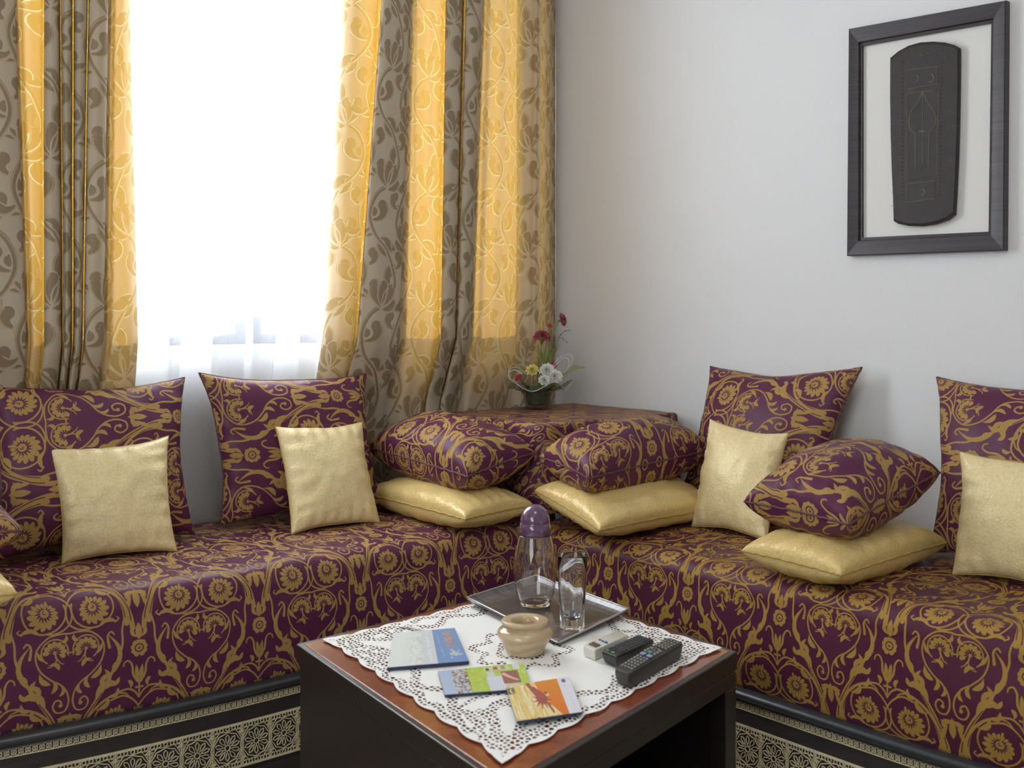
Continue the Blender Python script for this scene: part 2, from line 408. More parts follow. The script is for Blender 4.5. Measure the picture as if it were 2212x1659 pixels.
def drape_mat():
    t = NT('drape_jacquard'); f, uv = uvtex(t, IM_ACANTHUS, 1/.215, 1/.35)
    sp = t.n('ShaderNodeSeparateColor'); t.l(f, sp.inputs[0])
    wv = t.n('ShaderNodeTexNoise'); wv.inputs['Scale'].default_value = 1100; wv.inputs['Detail'].default_value = 2; t.l(uv, wv.inputs['Vector'])
    base = t.mix(sp.outputs[0], lin((198, 186, 164)), lin((146, 130, 106)))
    base = t.mix(t.math('MULTIPLY', sp.outputs[1], .6), base, lin((214, 196, 156)))
    base = t.mix(t.math('MULTIPLY', wv.outputs[0], .3), base, lin((110, 94, 70)))
    d = t.n('ShaderNodeBsdfDiffuse'); t.l(base, d.inputs[0])
    tc = t.mix(sp.outputs[0], lin((234, 176, 66)), lin((240, 186, 76)))
    tc = t.mix(sp.outputs[1], tc, lin((255, 240, 170)))
    tr = t.n('ShaderNodeBsdfTranslucent'); t.l(tc, tr.inputs[0])
    gl = t.n('ShaderNodeBsdfGlossy'); gl.inputs['Roughness'].default_value = .5; gl.inputs[0].default_value = (.8, .74, .62, 1)
    bm = t.bump(t.math('ADD', sp.outputs[0], wv.outputs[0]), .25, .0006)
    for x in (d, tr, gl): t.l(bm, x.inputs['Normal'])
    m1 = t.n('ShaderNodeMixShader'); m1.inputs[0].default_value = .075; t.l(d.outputs[0], m1.inputs[1]); t.l(tr.outputs[0], m1.inputs[2])
    m2 = t.n('ShaderNodeMixShader'); m2.inputs[0].default_value = .05; t.l(m1.outputs[0], m2.inputs[1]); t.l(gl.outputs[0], m2.inputs[2])
    t.l(m2.outputs[0], t.out.inputs[0]); return t.m
M['drape'] = drape_mat()
def sheer_mat(name, op, tr_=.6):
    t = NT(name); co = t.coord('UV', (300, 20, 1)); nn = t.noise(co, 3, 2)
    d = t.n('ShaderNodeBsdfDiffuse'); d.inputs[0].default_value = (.86, .88, .9, 1)
    tr = t.n('ShaderNodeBsdfTranslucent'); tr.inputs[0].default_value = (.92, .94, .96, 1)
    m1 = t.n('ShaderNodeMixShader'); m1.inputs[0].default_value = tr_; t.l(d.outputs[0], m1.inputs[1]); t.l(tr.outputs[0], m1.inputs[2])
    tp = t.n('ShaderNodeBsdfTransparent'); m2 = t.n('ShaderNodeMixShader')
    t.l(t.math('ADD', t.math('MULTIPLY', nn, .12), op-.06), m2.inputs[0]); t.l(tp.outputs[0], m2.inputs[1]); t.l(m1.outputs[0], m2.inputs[2])
    t.l(m2.outputs[0], t.out.inputs[0]); return t.m
M['sheer'] = sheer_mat('white_voile', .33)
def wallmat():
    t = NT('wall_paper'); p = t.pri(lin((224, 226, 228)), .62, 0, .3); co = t.coord('Object', (1, 1, 1))
    a = t.noise(co, 260, 3, .7); b = t.noise(t.coord('Object', (60, 60, 6)), 9, 3)
    t.l(t.mix(t.math('MULTIPLY', b, .25), lin((226, 228, 230)), lin((210, 211, 211))), p.inputs['Base Color'])
    t.l(t.bump(t.math('ADD', a, b), .22, .0008), p.inputs['Normal']); return t.m
M['wall'] = wallmat()
M['plain'] = simple('ceiling_paint', (235, 234, 230), .8)
M['floor'] = simple('floor_stone', (150, 135, 118), .3, vary=.2, bscale=8)
def wood(name, a, b, rough, sc_=(3, 40, 40), bump=.1, coat=0., nscale=3.):
    t = NT(name); p = t.pri(lin(a), rough, 0, .5); co = t.coord('Object', sc_)
    n1 = t.noise(co, nscale, 6, .6); t.l(t.ramp(n1, [(.3, lin(a)), (.7, lin(b))]), p.inputs['Base Color'])
    t.l(t.bump(n1, bump, .0008), p.inputs['Normal']); p.inputs['Coat Weight'].default_value = coat; p.inputs['Coat Roughness'].default_value = .08; return t.m
M['black_wood'] = wood('black_wood', (34, 29, 28), (46, 38, 36), .32, bump=.06)
M['rail'] = simple('blackened_rail', (52, 54, 58), .28, 0, .6, bump=.05, vary=.15, bscale=20)
M['base_panel'] = wood('dark_base_panel', (44, 42, 43), (58, 54, 53), .45, (6, 6, 30))
M['fret'] = simple('bone_fretwork', (218, 208, 172), .5, bump=.1, vary=.12, bscale=40)
M['table_top'] = wood('red_brown_wood', (120, 56, 34), (148, 76, 48), .22, (3, 3, 3), .05, .6, 9.)
M['frame'] = wood('frame_dark_wood', (44, 40, 44), (66, 60, 64), .42, (1, 1, 60), .35, 0., 3.)
M['board'] = simple('carved_dark_board', (42, 37, 36), .55, bump=.4, vary=.25, bscale=55)
M['gilt'] = simple('pale_scored_line', (128, 120, 100), .6)
M['red_paint'] = simple('dull_red_paint', (104, 52, 44), .6)
M['mat'] = simple('white_mount', (222, 222, 219), .7, bump=.05)
M['upvc'] = simple('slate_window_frame', (60, 66, 80), .4)
M['rod'] = simple('brass_rod', (150, 120, 70), .35, .8)
M['tray'] = wood('grey_wenge_tray', (74, 66, 64), (116, 106, 102), .2, (2, 60, 2), .05, .3)
M['tray_rim'] = simple('silver_rim', (190, 188, 190), .25, .4)
M['cap'] = simple('plum_plastic', (96, 66, 96), .12, 0, .6, bump=0, Coat_Weight=.6)
M['onyx'] = None
def glass(name, rough=0., col=(1, 1, 1, 1), ior=1.45):
    t = NT(name); p = t.pri(col, rough, 0, .5); p.inputs['Transmission Weight'].default_value = 1; p.inputs['IOR'].default_value = ior
    nn = t.noise(t.coord('Object'), 30, 1); t.l(t.bump(nn, .04, .001), p.inputs['Normal']); return t.m
M['glass'] = glass('clear_glass')
def thin_glass(name, tint):
    t = NT(name); tp = t.n('ShaderNodeBsdfTransparent'); tp.inputs[0].default_value = tint; gl = t.n('ShaderNodeBsdfGlossy'); gl.inputs['Roughness'].default_value = .06
    fr = t.n('ShaderNodeLayerWeight'); fr.inputs[0].default_value = .25; mx = t.n('ShaderNodeMixShader'); t.l(t.math('ADD', t.math('MULTIPLY', fr.outputs[1], .35), .06), mx.inputs[0])
    t.l(tp.outputs[0], mx.inputs[1]); t.l(gl.outputs[0], mx.inputs[2]); t.l(mx.outputs[0], t.out.inputs[0]); return t.m
M['bowl_glass'] = thin_glass('smoked_bowl_glass', (.84, .86, .85, 1))
def onyx():
    t = NT('banded_onyx'); p = t.pri((1, 1, 1, 1), .14, 0, .6); w = t.n('ShaderNodeTexWave'); w.inputs['Scale'].default_value = 7; w.bands_direction = 'Z'; w.inputs['Distortion'].default_value = 12; w.inputs['Detail'].default_value = 3
    t.l(t.coord('Object', (1, 1, 1.6)), w.inputs[0]); t.l(t.ramp(w.outputs[0], [(.1, lin((186, 162, 126))), (.5, lin((192, 170, 136))), (.95, lin((200, 181, 148)))]), p.inputs['Base Color'])
    p.inputs['Subsurface Weight'].default_value = .15; p.inputs['Subsurface Scale'].default_value = .01; return t.m
M['onyx'] = onyx()
M['ac_white'] = simple('white_plastic', (214, 212, 200), .35); M['lcd'] = simple('grey_screen', (92, 84, 78), .2)
M['blue_ink'] = simple('blue_ink', (60, 84, 150), .4)
M['black_plastic'] = simple('black_plastic', (40, 39, 40), .38, bump=.05, bscale=300); M['black_plastic2'] = simple('charcoal_plastic', (58, 56, 55), .45, bump=.05, bscale=300)
M['key_grey'] = simple('grey_key', (138, 140, 134), .5); M['key_dark'] = simple('dark_key', (84, 84, 88), .5); M['key_teal'] = simple('teal_key', (70, 140, 128), .5); M['key_blue'] = simple('lilac_key', (142, 150, 182), .5); M['key_green'] = simple('green_key', (96, 160, 100), .5)
M['stem'] = simple('green_stem', (112, 140, 62), .5); M['fern'] = simple('fern_green', (118, 138, 52), .55, vary=.2)
M['leaf_dark'] = simple('dark_foliage', (74, 88, 70), .6, vary=.3)
M['red'] = simple('carnation_red', (190, 18, 62), .6, vary=.25, bscale=200, Sheen_Weight=.3); M['yellow'] = simple('carnation_yellow', (228, 214, 130), .6, vary=.1, bscale=200)
M['white_fl'] = simple('flower_white', (226, 226, 216), .6, vary=.06, bscale=150); M['loop'] = simple('bleached_reed', (206, 204, 192), .5); M['twig'] = simple('brown_twig', (110, 88, 80), .7)
def lace_mat():
    t = NT('white_linen_lace'); p = t.pri((.9, .9, .88, 1), .8, 0, .2); f, uv = uvtex(t, IM_LACE, 1, 1)
    t.l(f, p.inputs['Alpha']); a = t.noise(uv, 420, 2); em = t.noise(uv, 34, 4)
    t.l(t.bump(t.math('ADD', t.math('MULTIPLY', a, .5), t.math('MULTIPLY', em, 1.2)), .5, .001), p.inputs['Normal']); return t.m
M['lace'] = lace_mat()
M['paper'] = simple('paper_edge', (200, 200, 196), .6); M['cover_dark'] = simple('dark_blue_cover', (44, 52, 84), .4)
# ================================================================ the room
ZC = 2.7; RL = 4.7; TK = .24
def slab(name, quad, n, t, mat):
    """flat slab from 4 corner points, thickness t against n"""
    mb = MB(); q = [Vector(p) for p in quad]; b = [p-Vector(n)*t for p in q]
    mb.add(q+b, [(0, 1, 2, 3), (7, 6, 5, 4), (0, 4, 5, 1), (1, 5, 6, 2), (2, 6, 7, 3), (3, 7, 4, 0)])
    o = mb.build(name, mat, fixn=True); tag(o, kind='structure'); return o
# left wall with its window opening
WS0, WS1, WZ0, WZ1 = .20, 2.22, .936, 2.32
mb = MB()
def wbox(mb, s0, s1, z0, z1, d0=-TK, d1=0.):
    mb.box(lw((s0+s1)/2, (d0+d1)/2, (z0+z1)/2), DL*(s1-s0)/2, NL*(d1-d0)/2, Vector((0, 0, (z1-z0)/2)))
wbox(mb, -TK, WS0, 0, ZC); wbox(mb, WS1, RL, 0, ZC); wbox(mb, WS0, WS1, 0, WZ0); wbox(mb, WS0, WS1, WZ1, ZC)
tag(mb.build('wall_left', M['wall']), kind='structure')
slab('wall_right', [rw(0, 0, 0), rw(RL, 0, 0), rw(RL, 0, ZC), rw(0, 0, ZC)], NR, TK, M['wall'])
slab('wall_back', [lw(RL, 0, 0), lw(RL, RL, 0), lw(RL, RL, ZC), lw(RL, 0, ZC)], DL, TK, M['wall'])
slab('wall_front', [rw(RL, 0, 0), rw(RL, RL, 0), rw(RL, RL, ZC), rw(RL, 0, ZC)], -DR, TK, M['wall'])
fl = [C0, rw(RL), rw(RL, RL), lw(RL)]
slab('floor', fl, (0, 0, 1), .1, M['floor']); slab('ceiling', [p+Vector((0, 0, ZC)) for p in fl], (0, 0, -1), .1, M['plain'])
# window: frame with a mullion, two casements, each with its pane
win = empty('window_1', lw(1.21, -.12, WZ0)); tag(win, kind='structure')
mb = MB(); fr = .05
for a in ((WS0, WS1, WZ0, WZ0+fr), (WS0, WS1, WZ1-fr, WZ1), (WS0, WS0+fr, WZ0, WZ1), (WS1-fr, WS1, WZ0, WZ1)): wbox(mb, *a, -.15, -.09)
mb.build('window_frame', M['upvc'], win, bevel=.003)
for (a, b) in ((WS0+fr, 1.21), (1.21, WS1-fr)):
    mb = MB(); c = .034
    for q in ((a, b, WZ0+fr, WZ0+fr+.03), (a, b, WZ1-fr-.04, WZ1-fr), (a, a+c, WZ0+fr, WZ1-fr), (b-c, b, WZ0+fr, WZ1-fr)): wbox(mb, *q, -.145, -.095)
    mb.build('casement', M['upvc'], win, bevel=.003)
    mb = MB(); wbox(mb, a+c, b-c, WZ0+fr+.03, WZ1-fr-.04, -.122, -.118)
    t = NT('pane_glass'); gl = t.n('ShaderNodeBsdfGlossy'); gl.inputs['Roughness'].default_value = 0; tp = t.n('ShaderNodeBsdfTransparent'); mx = t.n('ShaderNodeMixShader'); mx.inputs[0].default_value = .06
    t.l(tp.outputs[0], mx.inputs[1]); t.l(gl.outputs[0], mx.inputs[2]); t.l(mx.outputs[0], t.out.inputs[0])
    mb.build('pane', t.m, win)

# ================================================================ curtains
def zf(a, b, d, k=.028):
    """pleat folded back on itself: three layers between a and b"""
    return [(a-2, d), (b-3, d-.2*k), (b+1, d+.3*k), (b-4, d+.75*k), (a+4, d+.8*k), (a, d+1.3*k), (a+3, d+1.8*k), ((a+b)/2, d+2.15*k), (b-3, d+1.9*k), (b, d+1.2*k)]
def drape(name, top, bot, z0, z1, mat, rows=60, spread=0., seed=0, hem=None, uvs=1):
    assert len(top) == len(bot)
    n = 7; T = [Vector((sl(p, d), d)) for p, d in top]; Bt = [Vector((sl(p, d), d)) for p, d in bot]
    def resamp(Q): return crv([tuple(q) for q in Q], n)
    T = resamp(T); Bt = resamp(Bt); L = [0]
    for a, b in zip(Bt, Bt[1:]): L.append(L[-1]+math.hypot(b[0]-a[0], b[1]-a[1]))
    P2 = []; UV = []
    for i in range(rows+1):
        t = i/rows; z = z1+(z0-z1)*t; row = []; ur = []; q = (HC+680*3/2300-z)/(HC+680*3/2300-.9)   # 0 at picture top, 1 at the level of the sill
        q = max(-.6, min(1.5, q))
        for j, (a, b) in enumerate(zip(T, Bt)):
            s = a[0]+(b[0]-a[0])*q; d = a[1]+(b[1]-a[1])*q
            if z < .95: d *= 1-.55*min(1, (.95-z)/.2)
            w = .006*nz(s*9+seed, z*1.6)+.004*nz(s*22, z*3+seed)*min(1, t*2)
            row.append(lw(s+w*.6, max(.005, d+w), z)); ur.append((L[j]*uvs, z))
        P2.append(row); UV.append(ur)
    mb = MB(); mb.grid(P2, UV); return mb.build(name, mat, smooth=True)
rt = [(738, .07), (744, .085), (752, .095), (768, .105), (790, .108), (812, .10)]+zf(824, 884, .085)+[(892, .10), (905, .112), (925, .108), (940, .115), (955, .108)]+zf(962, 998, .08)+zf(1004, 1036, .085)+[(1046, .10), (1062, .115), (1080, .11), (1098, .116), (1112, .105), (1128, .085), (1146, .10), (1160, .125), (1172, .10), (1180, .07), (1188, .06), (1194, .03), (1199.5, .006)]
rb = [(694, .07), (700, .085), (712, .10), (730, .115), (752, .12), (764, .105)]+zf(772, 862, .085)+[(880, .10), (900, .115), (915, .108), (935, .115), (945, .10)]+zf(952, 984, .08, .034)+zf(986, 1012, .09, .03)+[(1026, .10), (1045, .12), (1062, .112), (1084, .12), (1104, .105), (1122, .085), (1140, .10), (1156, .125), (1170, .10), (1178, .07), (1187, .06), (1194, .03), (1199.5, .006)]
o = drape('drape', rt, rb, .50, 2.42, M['drape'], seed=2)
tag(o, 'taupe and gold leaf-patterned drape hanging in the corner right of the window', 'curtain', 'patterned drapes')
lt = [(-260, .10), (-200, .12), (-150, .09)]+zf(-120, -70, .09)+zf(-62, 26, .085)+[(34, .10), (46, .112), (58, .115), (72, .11), (90, .10)]+zf(96, 128, .085)+zf(132, 156, .088)+zf(160, 190, .085)+zf(193, 236, .082)+[(243, .10), (252, .112), (264, .11), (272, .10), (278, .085)]
lb = [(-230, .10), (-180, .12), (-130, .09)]+zf(-105, -50, .09)+zf(-40, 58, .085)+[(64, .10), (70, .112), (76, .115), (84, .11), (90, .10)]+zf(96, 134, .085)+zf(138, 154, .088)+zf(158, 176, .085)+zf(180, 224, .082)+[(232, .10), (246, .118), (268, .12), (286, .11), (299, .085)]
o = drape('drape', lt, lb, .50, 2.42, M['drape'], seed=7)
tag(o, 'taupe and gold leaf-patterned drape at the left edge of the picture, left of the window', 'curtain', 'patterned drapes')
def wf(a, b, d=.045, k=.012): return [(a, d), (b-2, d), (b, d+k), (a+2, d+k), (a, d+1.8*k), (b, d+2*k)]
st = [(250, .045), (285, .05)]+wf(300, 352)+[(372, .055)]+wf(396, 452)+[(480, .055), (506, .045)]+wf(522, 540)+[(560, .05), (580, .055)]+wf(596, 640)+[(662, .05)]+wf(684, 742)+[(760, .05)]
sb = [(250, .045), (280, .05)]+wf(296, 360)+[(378, .055)]+wf(398, 454)+[(480, .055), (512, .045)]+wf(532, 546)+[(570, .05), (590, .055)]+wf(600, 644)+[(668, .05)]+wf(692, 745)+[(765, .05)]
o = drape('sheer_curtain', st, sb, .472, 2.40, M['sheer'], seed=11, rows=40)
tag(o, 'white translucent voile curtain glowing in front of the window between the drapes', 'curtain')
rod = empty('curtain_rod', lw(1.2, .10, 2.47)); tag(rod, 'brass curtain rod above the window', 'rod')
MB().tube([lw(.05, .10, 2.47), lw(2.6, .10, 2.47)], .013, 12).build('pole', M['rod'], rod, smooth=True)
for s_ in (.12, 2.5):
    MB().tube([lw(s_, 0, 2.47), lw(s_, .10, 2.47)], .008, 8).build('bracket', M['rod'], rod, smooth=True)

# ================================================================ sofas
def dfl(s): return .605-.14*max(0, s-1.35)**2
def dfr(s): return .678-.22*max(0, s-1.62)**2
def sofa(side, name, label, s0, s1, df, pt, mat):
    R = empty(name, pt((s0+s1)/2, .3, 0)); tag(R, label, 'sofa')
    D = -DL if side == 'L' else DR
    # mattress cover: from the wall over the seat, round the front crest and down to the rail
    N = 110; P2 = []; UV = []
    for i in range(N+1):
        s = s0+(s1-s0)*i/N; d = df(s)-.012; r = .055; row = []
        for k in range(15): row.append((.015+(d-r-.015)*k/14, .46+.006*math.sin(math.pi*k/14)))
        for k in range(1, 9): a = math.pi/2*k/8; row.append((d-r+r*math.sin(a)-.006*(1-math.cos(a)), .46-r+r*math.cos(a)))
        for k in range(1, 13): t = k/12; row.append((d-.006+.014*math.sin(math.pi*t*.9)-.004*t, .405-(.405-.205)*t))
        row.append((d-.05, .203))
        n = len(row); L = [0]
        for a, b in zip(row, row[1:]): L.append(L[-1]+math.hypot(a[0]-b[0], a[1]-b[1]))
        pr = []; ur = []
        for j, (dd, z) in enumerate(row):
            w = .0035*nz(s*5, dd*6+z*7, 3)+.002*nz(s*16, dd*14+z*15)
            f = min(1, j/3)
            if j < 20: z += w*f
            else: dd += w*1.3
            pr.append(pt(s, dd, z)); ur.append((s, L[-2]-L[j]))
        P2.append(pr); UV.append(ur)
    mb = MB(); mb.grid(P2, UV)
    m = len(P2[0])
    for i in (0, N):        # end faces of the mattress
        base = [pt(s0+(s1-s0)*i/N, .015, .203)]; mb.add([P2[i][j] for j in range(m)]+base, [tuple(range(m+1))])
    mb.build('mattress', mat, R, smooth=True, fixn=False)
    # base: board, rounded rail, fretwork
    def strip(name, prof, mat_, sm=True):
        P2 = [[pt(s0+(s1-s0)*i/60, df(s0+(s1-s0)*i/60)+o_, z) for (o_, z) in prof] for i in range(61)]
        mb = MB(); mb.grid(P2); n = len(prof)
        if len(prof) > 4: mb.add(P2[0], [tuple(range(n))]); mb.add(P2[-1], [tuple(range(n))])
        return mb.build(name, mat_, R, smooth=sm, fixn=True)
    strip('base_board', [(-.55, .196), (-.008, .196), (-.008, .0), (-.55, .0), (-.55, .196)], M['base_panel'], False)
    strip('rail', [(-.03+.0*k, .214) if k == 0 else ((-.012+.018*math.cos(math.radians(90-22.5*(k-1))), .201+.012*math.sin(math.radians(90-22.5*(k-1)))) if k < 10 else (-.03, .189)) for k in range(11)]+[(-.03, .214)], M['rail'])
    strip('bead', [(-.02, .1915), (-.001, .1915), (.000, .1885), (-.02, .1885), (-.02, .1915)], M['rail'], False)
    strip('plinth', [(-.02, .030), (.004, .030), (.004, .0), (-.02, .0), (-.02, .030)], M['base_panel'], False)
    return R
def ribbon(mb, pts, w, pt, df, t=.0022, closed=False):
    """flat fretwork ribbon through (s, z) points on the sofa front"""
    n = len(pts); pts = list(pts); rows = []
    for i, (s, z) in enumerate(pts):
        a = pts[(i-1) % n] if closed else pts[max(0, i-1)]; b = pts[(i+1) % n] if closed else pts[min(n-1, i+1)]
        dx, dz = b[0]-a[0], b[1]-a[1]; h = math.hypot(dx, dz) or 1; nx, nz_ = -dz/h*w/2, dx/h*w/2
        o = df(s)-.008
        rows.append([pt(s+nx, o-.001, z+nz_), pt(s+nx, o+t, z+nz_), pt(s-nx, o+t, z-nz_), pt(s-nx, o-.001, z-nz_)])
    vs = [p for r in rows for p in r]; fs = []
    m = n if closed else n-1
    for i in range(m):
        j = (i+1) % n
        for k in range(3): fs.append((i*4+k, i*4+k+1, j*4+k+1, j*4+k))
    mb.add(vs, fs)
def circ(s, z, r, n=8, a0=0.): return [(s+r*math.cos(a0+2*math.pi*k/n), z+r*math.sin(a0+2*math.pi*k/n)) for k in range(n)]
def fretwork(R, s0, s1, pt, df, ph):
    z0, z1 = .040, .137; zc = (z0+z1)/2; pit = .0667; k0 = math.floor((s0-ph)/pit)+1; k = k0
    while ph+k*pit < s1:
        c = ph+k*pit; mb = MB(); h = pit/2
        A = lambda *a, **q: ribbon(mb, *a, pt=pt, df=df, **q)
        A([(c-h, z1-.002), (c+h, z1-.002)], .0048); A([(c-h, z0+.002), (c+h, z0+.002)], .0048)
        A(circ(c, zc, .0062, 10), .0017, closed=True)
        for q in range(10):
            a = math.radians(q*36+18); pet = []
            for (r, da) in ((.0085, 0), (.017, .20), (.0235, .17), (.0285, 0), (.0235, -.17), (.017, -.20)): pet.append((c+r*math.cos(a+da), zc+r*math.sin(a+da)))
            A(pet, .0015, closed=True)
        ring = [(c+min(h-.001, .0335)*math.cos(2*math.pi*q/20)*(1 if q % 2 else .93), zc+.0335*math.sin(2*math.pi*q/20)*(1 if q % 2 else .93)) for q in range(20)]
        A(ring, .0016, closed=True)
        for sz in (1, -1):
            zz = zc+sz*.0405
            for q in (-2.4, -1.2, 0, 1.2, 2.4): A(circ(c+q*.0113, zz, .0043, 6, .5), .0015, closed=True)
            A([(c-h, zc+sz*.0345), (c-h*.5, zc+sz*.0365), (c, zc+sz*.0345), (c+h*.5, zc+sz*.0365), (c+h, zc+sz*.0345)], .0013)
            for sx in (1, -1):
                A([(c+sx*h, zc+sz*.031), (c+sx*(h-.008), zc+sz*.026), (c+sx*(h-.003), zc+sz*.017), (c+sx*h, zc+sz*.010)], .0016)
                A([(c+sx*.018, zc+sz*.036), (c+sx*.024, zc+sz*.028), (c+sx*h, zc+sz*.034)], .0014)
        A([(c+h, z0), (c+h, z1)], .0015)
        A(circ(c+h, zc+.024, .0042, 6), .0013, closed=True); A(circ(c+h, zc-.024, .0042, 6), .0013, closed=True)
        mb.build('rosette_panel', M['fret'], R); k += 1
    # narrow star band under the rail
    mb = MB(); p = .0124; n = int((s1-s0)/p); a0, a1 = .1705, .1865; zc = (a0+a1)/2
    for z in (a0, a1):
        ribbon(mb, [(s0+(s1-s0)*i/60, z) for i in range(61)], .0018, pt, df)
    for i in range(n):
        c = s0+(i+.5)*p; ribbon(mb, circ(c, zc, .0048, 6, .52), .0012, pt, df, closed=True)
        for sx in (1, -1):
            ribbon(mb, [(c-sx*p*.5, a0), (c+sx*p*.5, a1)], .0011, pt, df, t=.0018)
    tag(mb.build('star_band', M['fret'], R), kind='stuff')
RLs = sofa('L', 'banquette_sofa', 'purple and gold damask banquette under the window on a black base with pale fretwork', .612, 3.1, dfl, lw, M['damask_sofa_left'])
fretwork(RLs, .75, 2.25, lw, dfl, -(P(604, 1577, .0885)-C0).dot(DL))
RRs = sofa('R', 'banquette_sofa', 'purple and gold damask banquette along the right wall below the framed board', .612, 3.0, dfr, rw, M['damask_sofa_right'])
fretwork(RRs, .75, 2.3, rw, dfr, (P(1613, 1619, .0885)-C0).dot(DR))
for m_, ox, oy in (('damask_sofa_left', .508, .012), ('damask_sofa_right', .388, -.107)):
    for nd in M[m_].node_tree.nodes:
        if nd.type == 'MAPPING': nd.inputs['Location'].default_value = (ox, oy, 0)

# corner box table with its draped cover
def sq(t, e, z, dz=0.): return None
ct = empty('corner_table', C0+(NL+NR)*.32); tag(ct, 'dark wooden box table in the corner between the two banquettes, hidden by its cover', 'table')
mb = MB(); c = C0+NL*.372+NR*.325; mb.box(c+Vector((0, 0, .708)), NL*.222, NR*.268, Vector((0, 0, .012))); mb.build('table_top', M['black_wood'], ct, bevel=.003)
for a in (-1, 1):
    for b in (-1, 1):
        MB().box(c+NL*a*.19+NR*b*.235+Vector((0, 0, .348)), NL*.02, NR*.02, Vector((0, 0, .348))).build('leg', M['black_wood'], ct)
halfx, halfy = .232, .278; N = 96
def outline(k, grow, rad):
    """rounded square in (NL, NR) coordinates"""
    a = 2*math.pi*k/N; x, y = math.cos(a), math.sin(a); m = max(abs(x), abs(y)); x, y = x/m, y/m
    q = 1-(min(abs(x), abs(y))**8)*rad; return x*(halfx+grow)*q, y*(halfy+grow)*q
rows = []
for t in (0.02, .25, .45, .65, .82, .93, .985): rows.append([(x*t, y*t, .7225+.0015*nz(x*t*20, y*t*20), x*t, y*t) for x, y in [outline(k, 0, .02) for k in range(N+1)]])
for j, dz in enumerate((.006, .02, .05, .09, .14, .19, .245)):
    r_ = []
    for k in range(N+1):
        x, y = outline(k, .004, .03); l = math.hypot(x, y); am = .012*min(1, dz/.12); w = am*math.sin(2*math.pi*k/N*14+.7*math.sin(2*math.pi*k/N*3)); f = max(abs(x)/halfx, abs(y)/halfy)*.255
        sx = x/l; sy = y/l; ux = x*(1+dz/f); uy = y*(1+dz/f)
        if dz > .0: r_.append((x+sx*w, y+sy*w, .7225-dz, ux, uy))
    rows.append(r_)
c = C0+NL*.372+NR*.325
mb = MB(); mb.grid([[c+NL*(q[0])+NR*(q[1])+Vector((0, 0, q[2])) for q in r_] for r_ in rows], [[(q[3]*.7+q[4]*.7, q[4]*.7-q[3]*.7) for q in r_] for r_ in rows])
mb.add([c+NL*q[0]+NR*q[1]+Vector((0, 0, q[2])) for q in rows[0][:-1]], [tuple(range(N))], [[(q[3], q[4]) for q in rows[0][:-1]]])
tc = mb.build('table_cover', M['damask_table'], smooth=True, fixn=True)
tag(tc, 'purple and gold damask cover draped over the corner table under the flowers', 'tablecloth')
# ================================================================ cushions
def cushion(name, label, cat, group, bl, br, tr, tl, th, mat, pm, n=40, k=.07, seed=1., puck=.004, ox=0., oy=0., pr=.0026, pw=.42, rot=0, sag=0.):
    bl, br, tr, tl = map(Vector, (bl, br, tr, tl)); w = ((br-bl).length+(tr-tl).length)/2; h = ((tl-bl).length+(tr-br).length)/2
    Nn = (br-bl).cross(tl-bl).normalized(); c = (bl+br+tr+tl)/4
    if Nn.dot(cam.location-c) < 0: Nn = -Nn
    R = empty(name, c); tag(R, label, cat, group)
    def base(u, v):
        kk = k*(1+.35*nz(seed*3.1, u*1.2, v*1.2))
        U = u*(1-kk*(1-v*v)**1.0); V = v*(1-kk*(1-u*u)**1.0)
        a, b = (U+1)/2, (V+1)/2
        return bl*(1-a)*(1-b)+br*a*(1-b)+tr*a*b+tl*(1-a)*b
    def surf(u, v, sd):
        e = max(0, (1-u*u)*(1-v*v)); hh = th/2*e**pw*(1+.10*nz(u*1.3+seed, v*1.3, sd))
        pu = puck*min(1, e*6)*(math.exp(-(1-abs(u))*5)*math.sin(v*19+3*nz(v*3, seed)+seed)+math.exp(-(1-abs(v))*5)*math.sin(u*21+3*nz(u*3, seed+5)+seed*2))
        pu += .0035*nz(u*4+seed*5, v*4, sd*2)*min(1, e*3)
        return base(u, v)+Nn*sd*(hh+pu)-Vector((0, 0, sag*(u*u+v*v)*.5))
    # finer towards the seams
    g = [math.sin(math.pi/2*(2*i/n-1)) for i in range(n+1)]
    P1 = [[surf(u, v, 1) for u in g] for v in g]; P3 = [[surf(u, v, -1) for u in g] for v in g]
    def cum(pts):
        L = [0]
        for a, b in zip(pts, pts[1:]): L.append(L[-1]+(b-a).length)
        return [l-L[n//2] for l in L]
    cu = [cum(r) for r in P1]; cv = [cum([P1[i][j] for i in range(n+1)]) for j in range(n+1)]
    def uvf(i, j):
        x, y = cu[i][j], cv[j][i]
        return (x, y) if rot == 0 else ((y, -x) if rot == 1 else (-y, x))
    UV = [[(uvf(i, j)[0]+ox, uvf(i, j)[1]+oy) for j in range(n+1)] for i in range(n+1)]
    mb = MB(); mb.grid(P1, UV); mb.grid([r[::-1] for r in P3], [r[::-1] for r in UV])
    mb.build('cover', mat, R, smooth=True, merge=1e-5)
    edge = [P1[0][i] for i in range(n)]+[P1[i][n] for i in range(n)]+[P1[n][n-i] for i in range(n)]+[P1[n-i][0] for i in range(n)]+[P1[0][0]]
    edge = [p+Nn*.0012*math.sin(i*1.9+seed) for i, p in enumerate(edge)]
    MB().tube(edge, pr, 6, False).build('piping', pm, R, smooth=True)
    return R
DM, SA, SG = M['damask'], M['satin'], M['satin_gold']
M['piping_dark'] = simple('dark_piping', (96, 62, 66), .6, bump=.3, bscale=300, vary=.4); M['piping_gold'] = simple('gold_piping', (190, 160, 92), .45, bump=.3, bscale=300)
PD, PG = M['piping_dark'], M['piping_gold']
GB, GG, GF, GH = 'large damask back cushions', 'small champagne scatter pillows', 'damask cushions on top of stacks', 'gold satin cushions under damask ones'
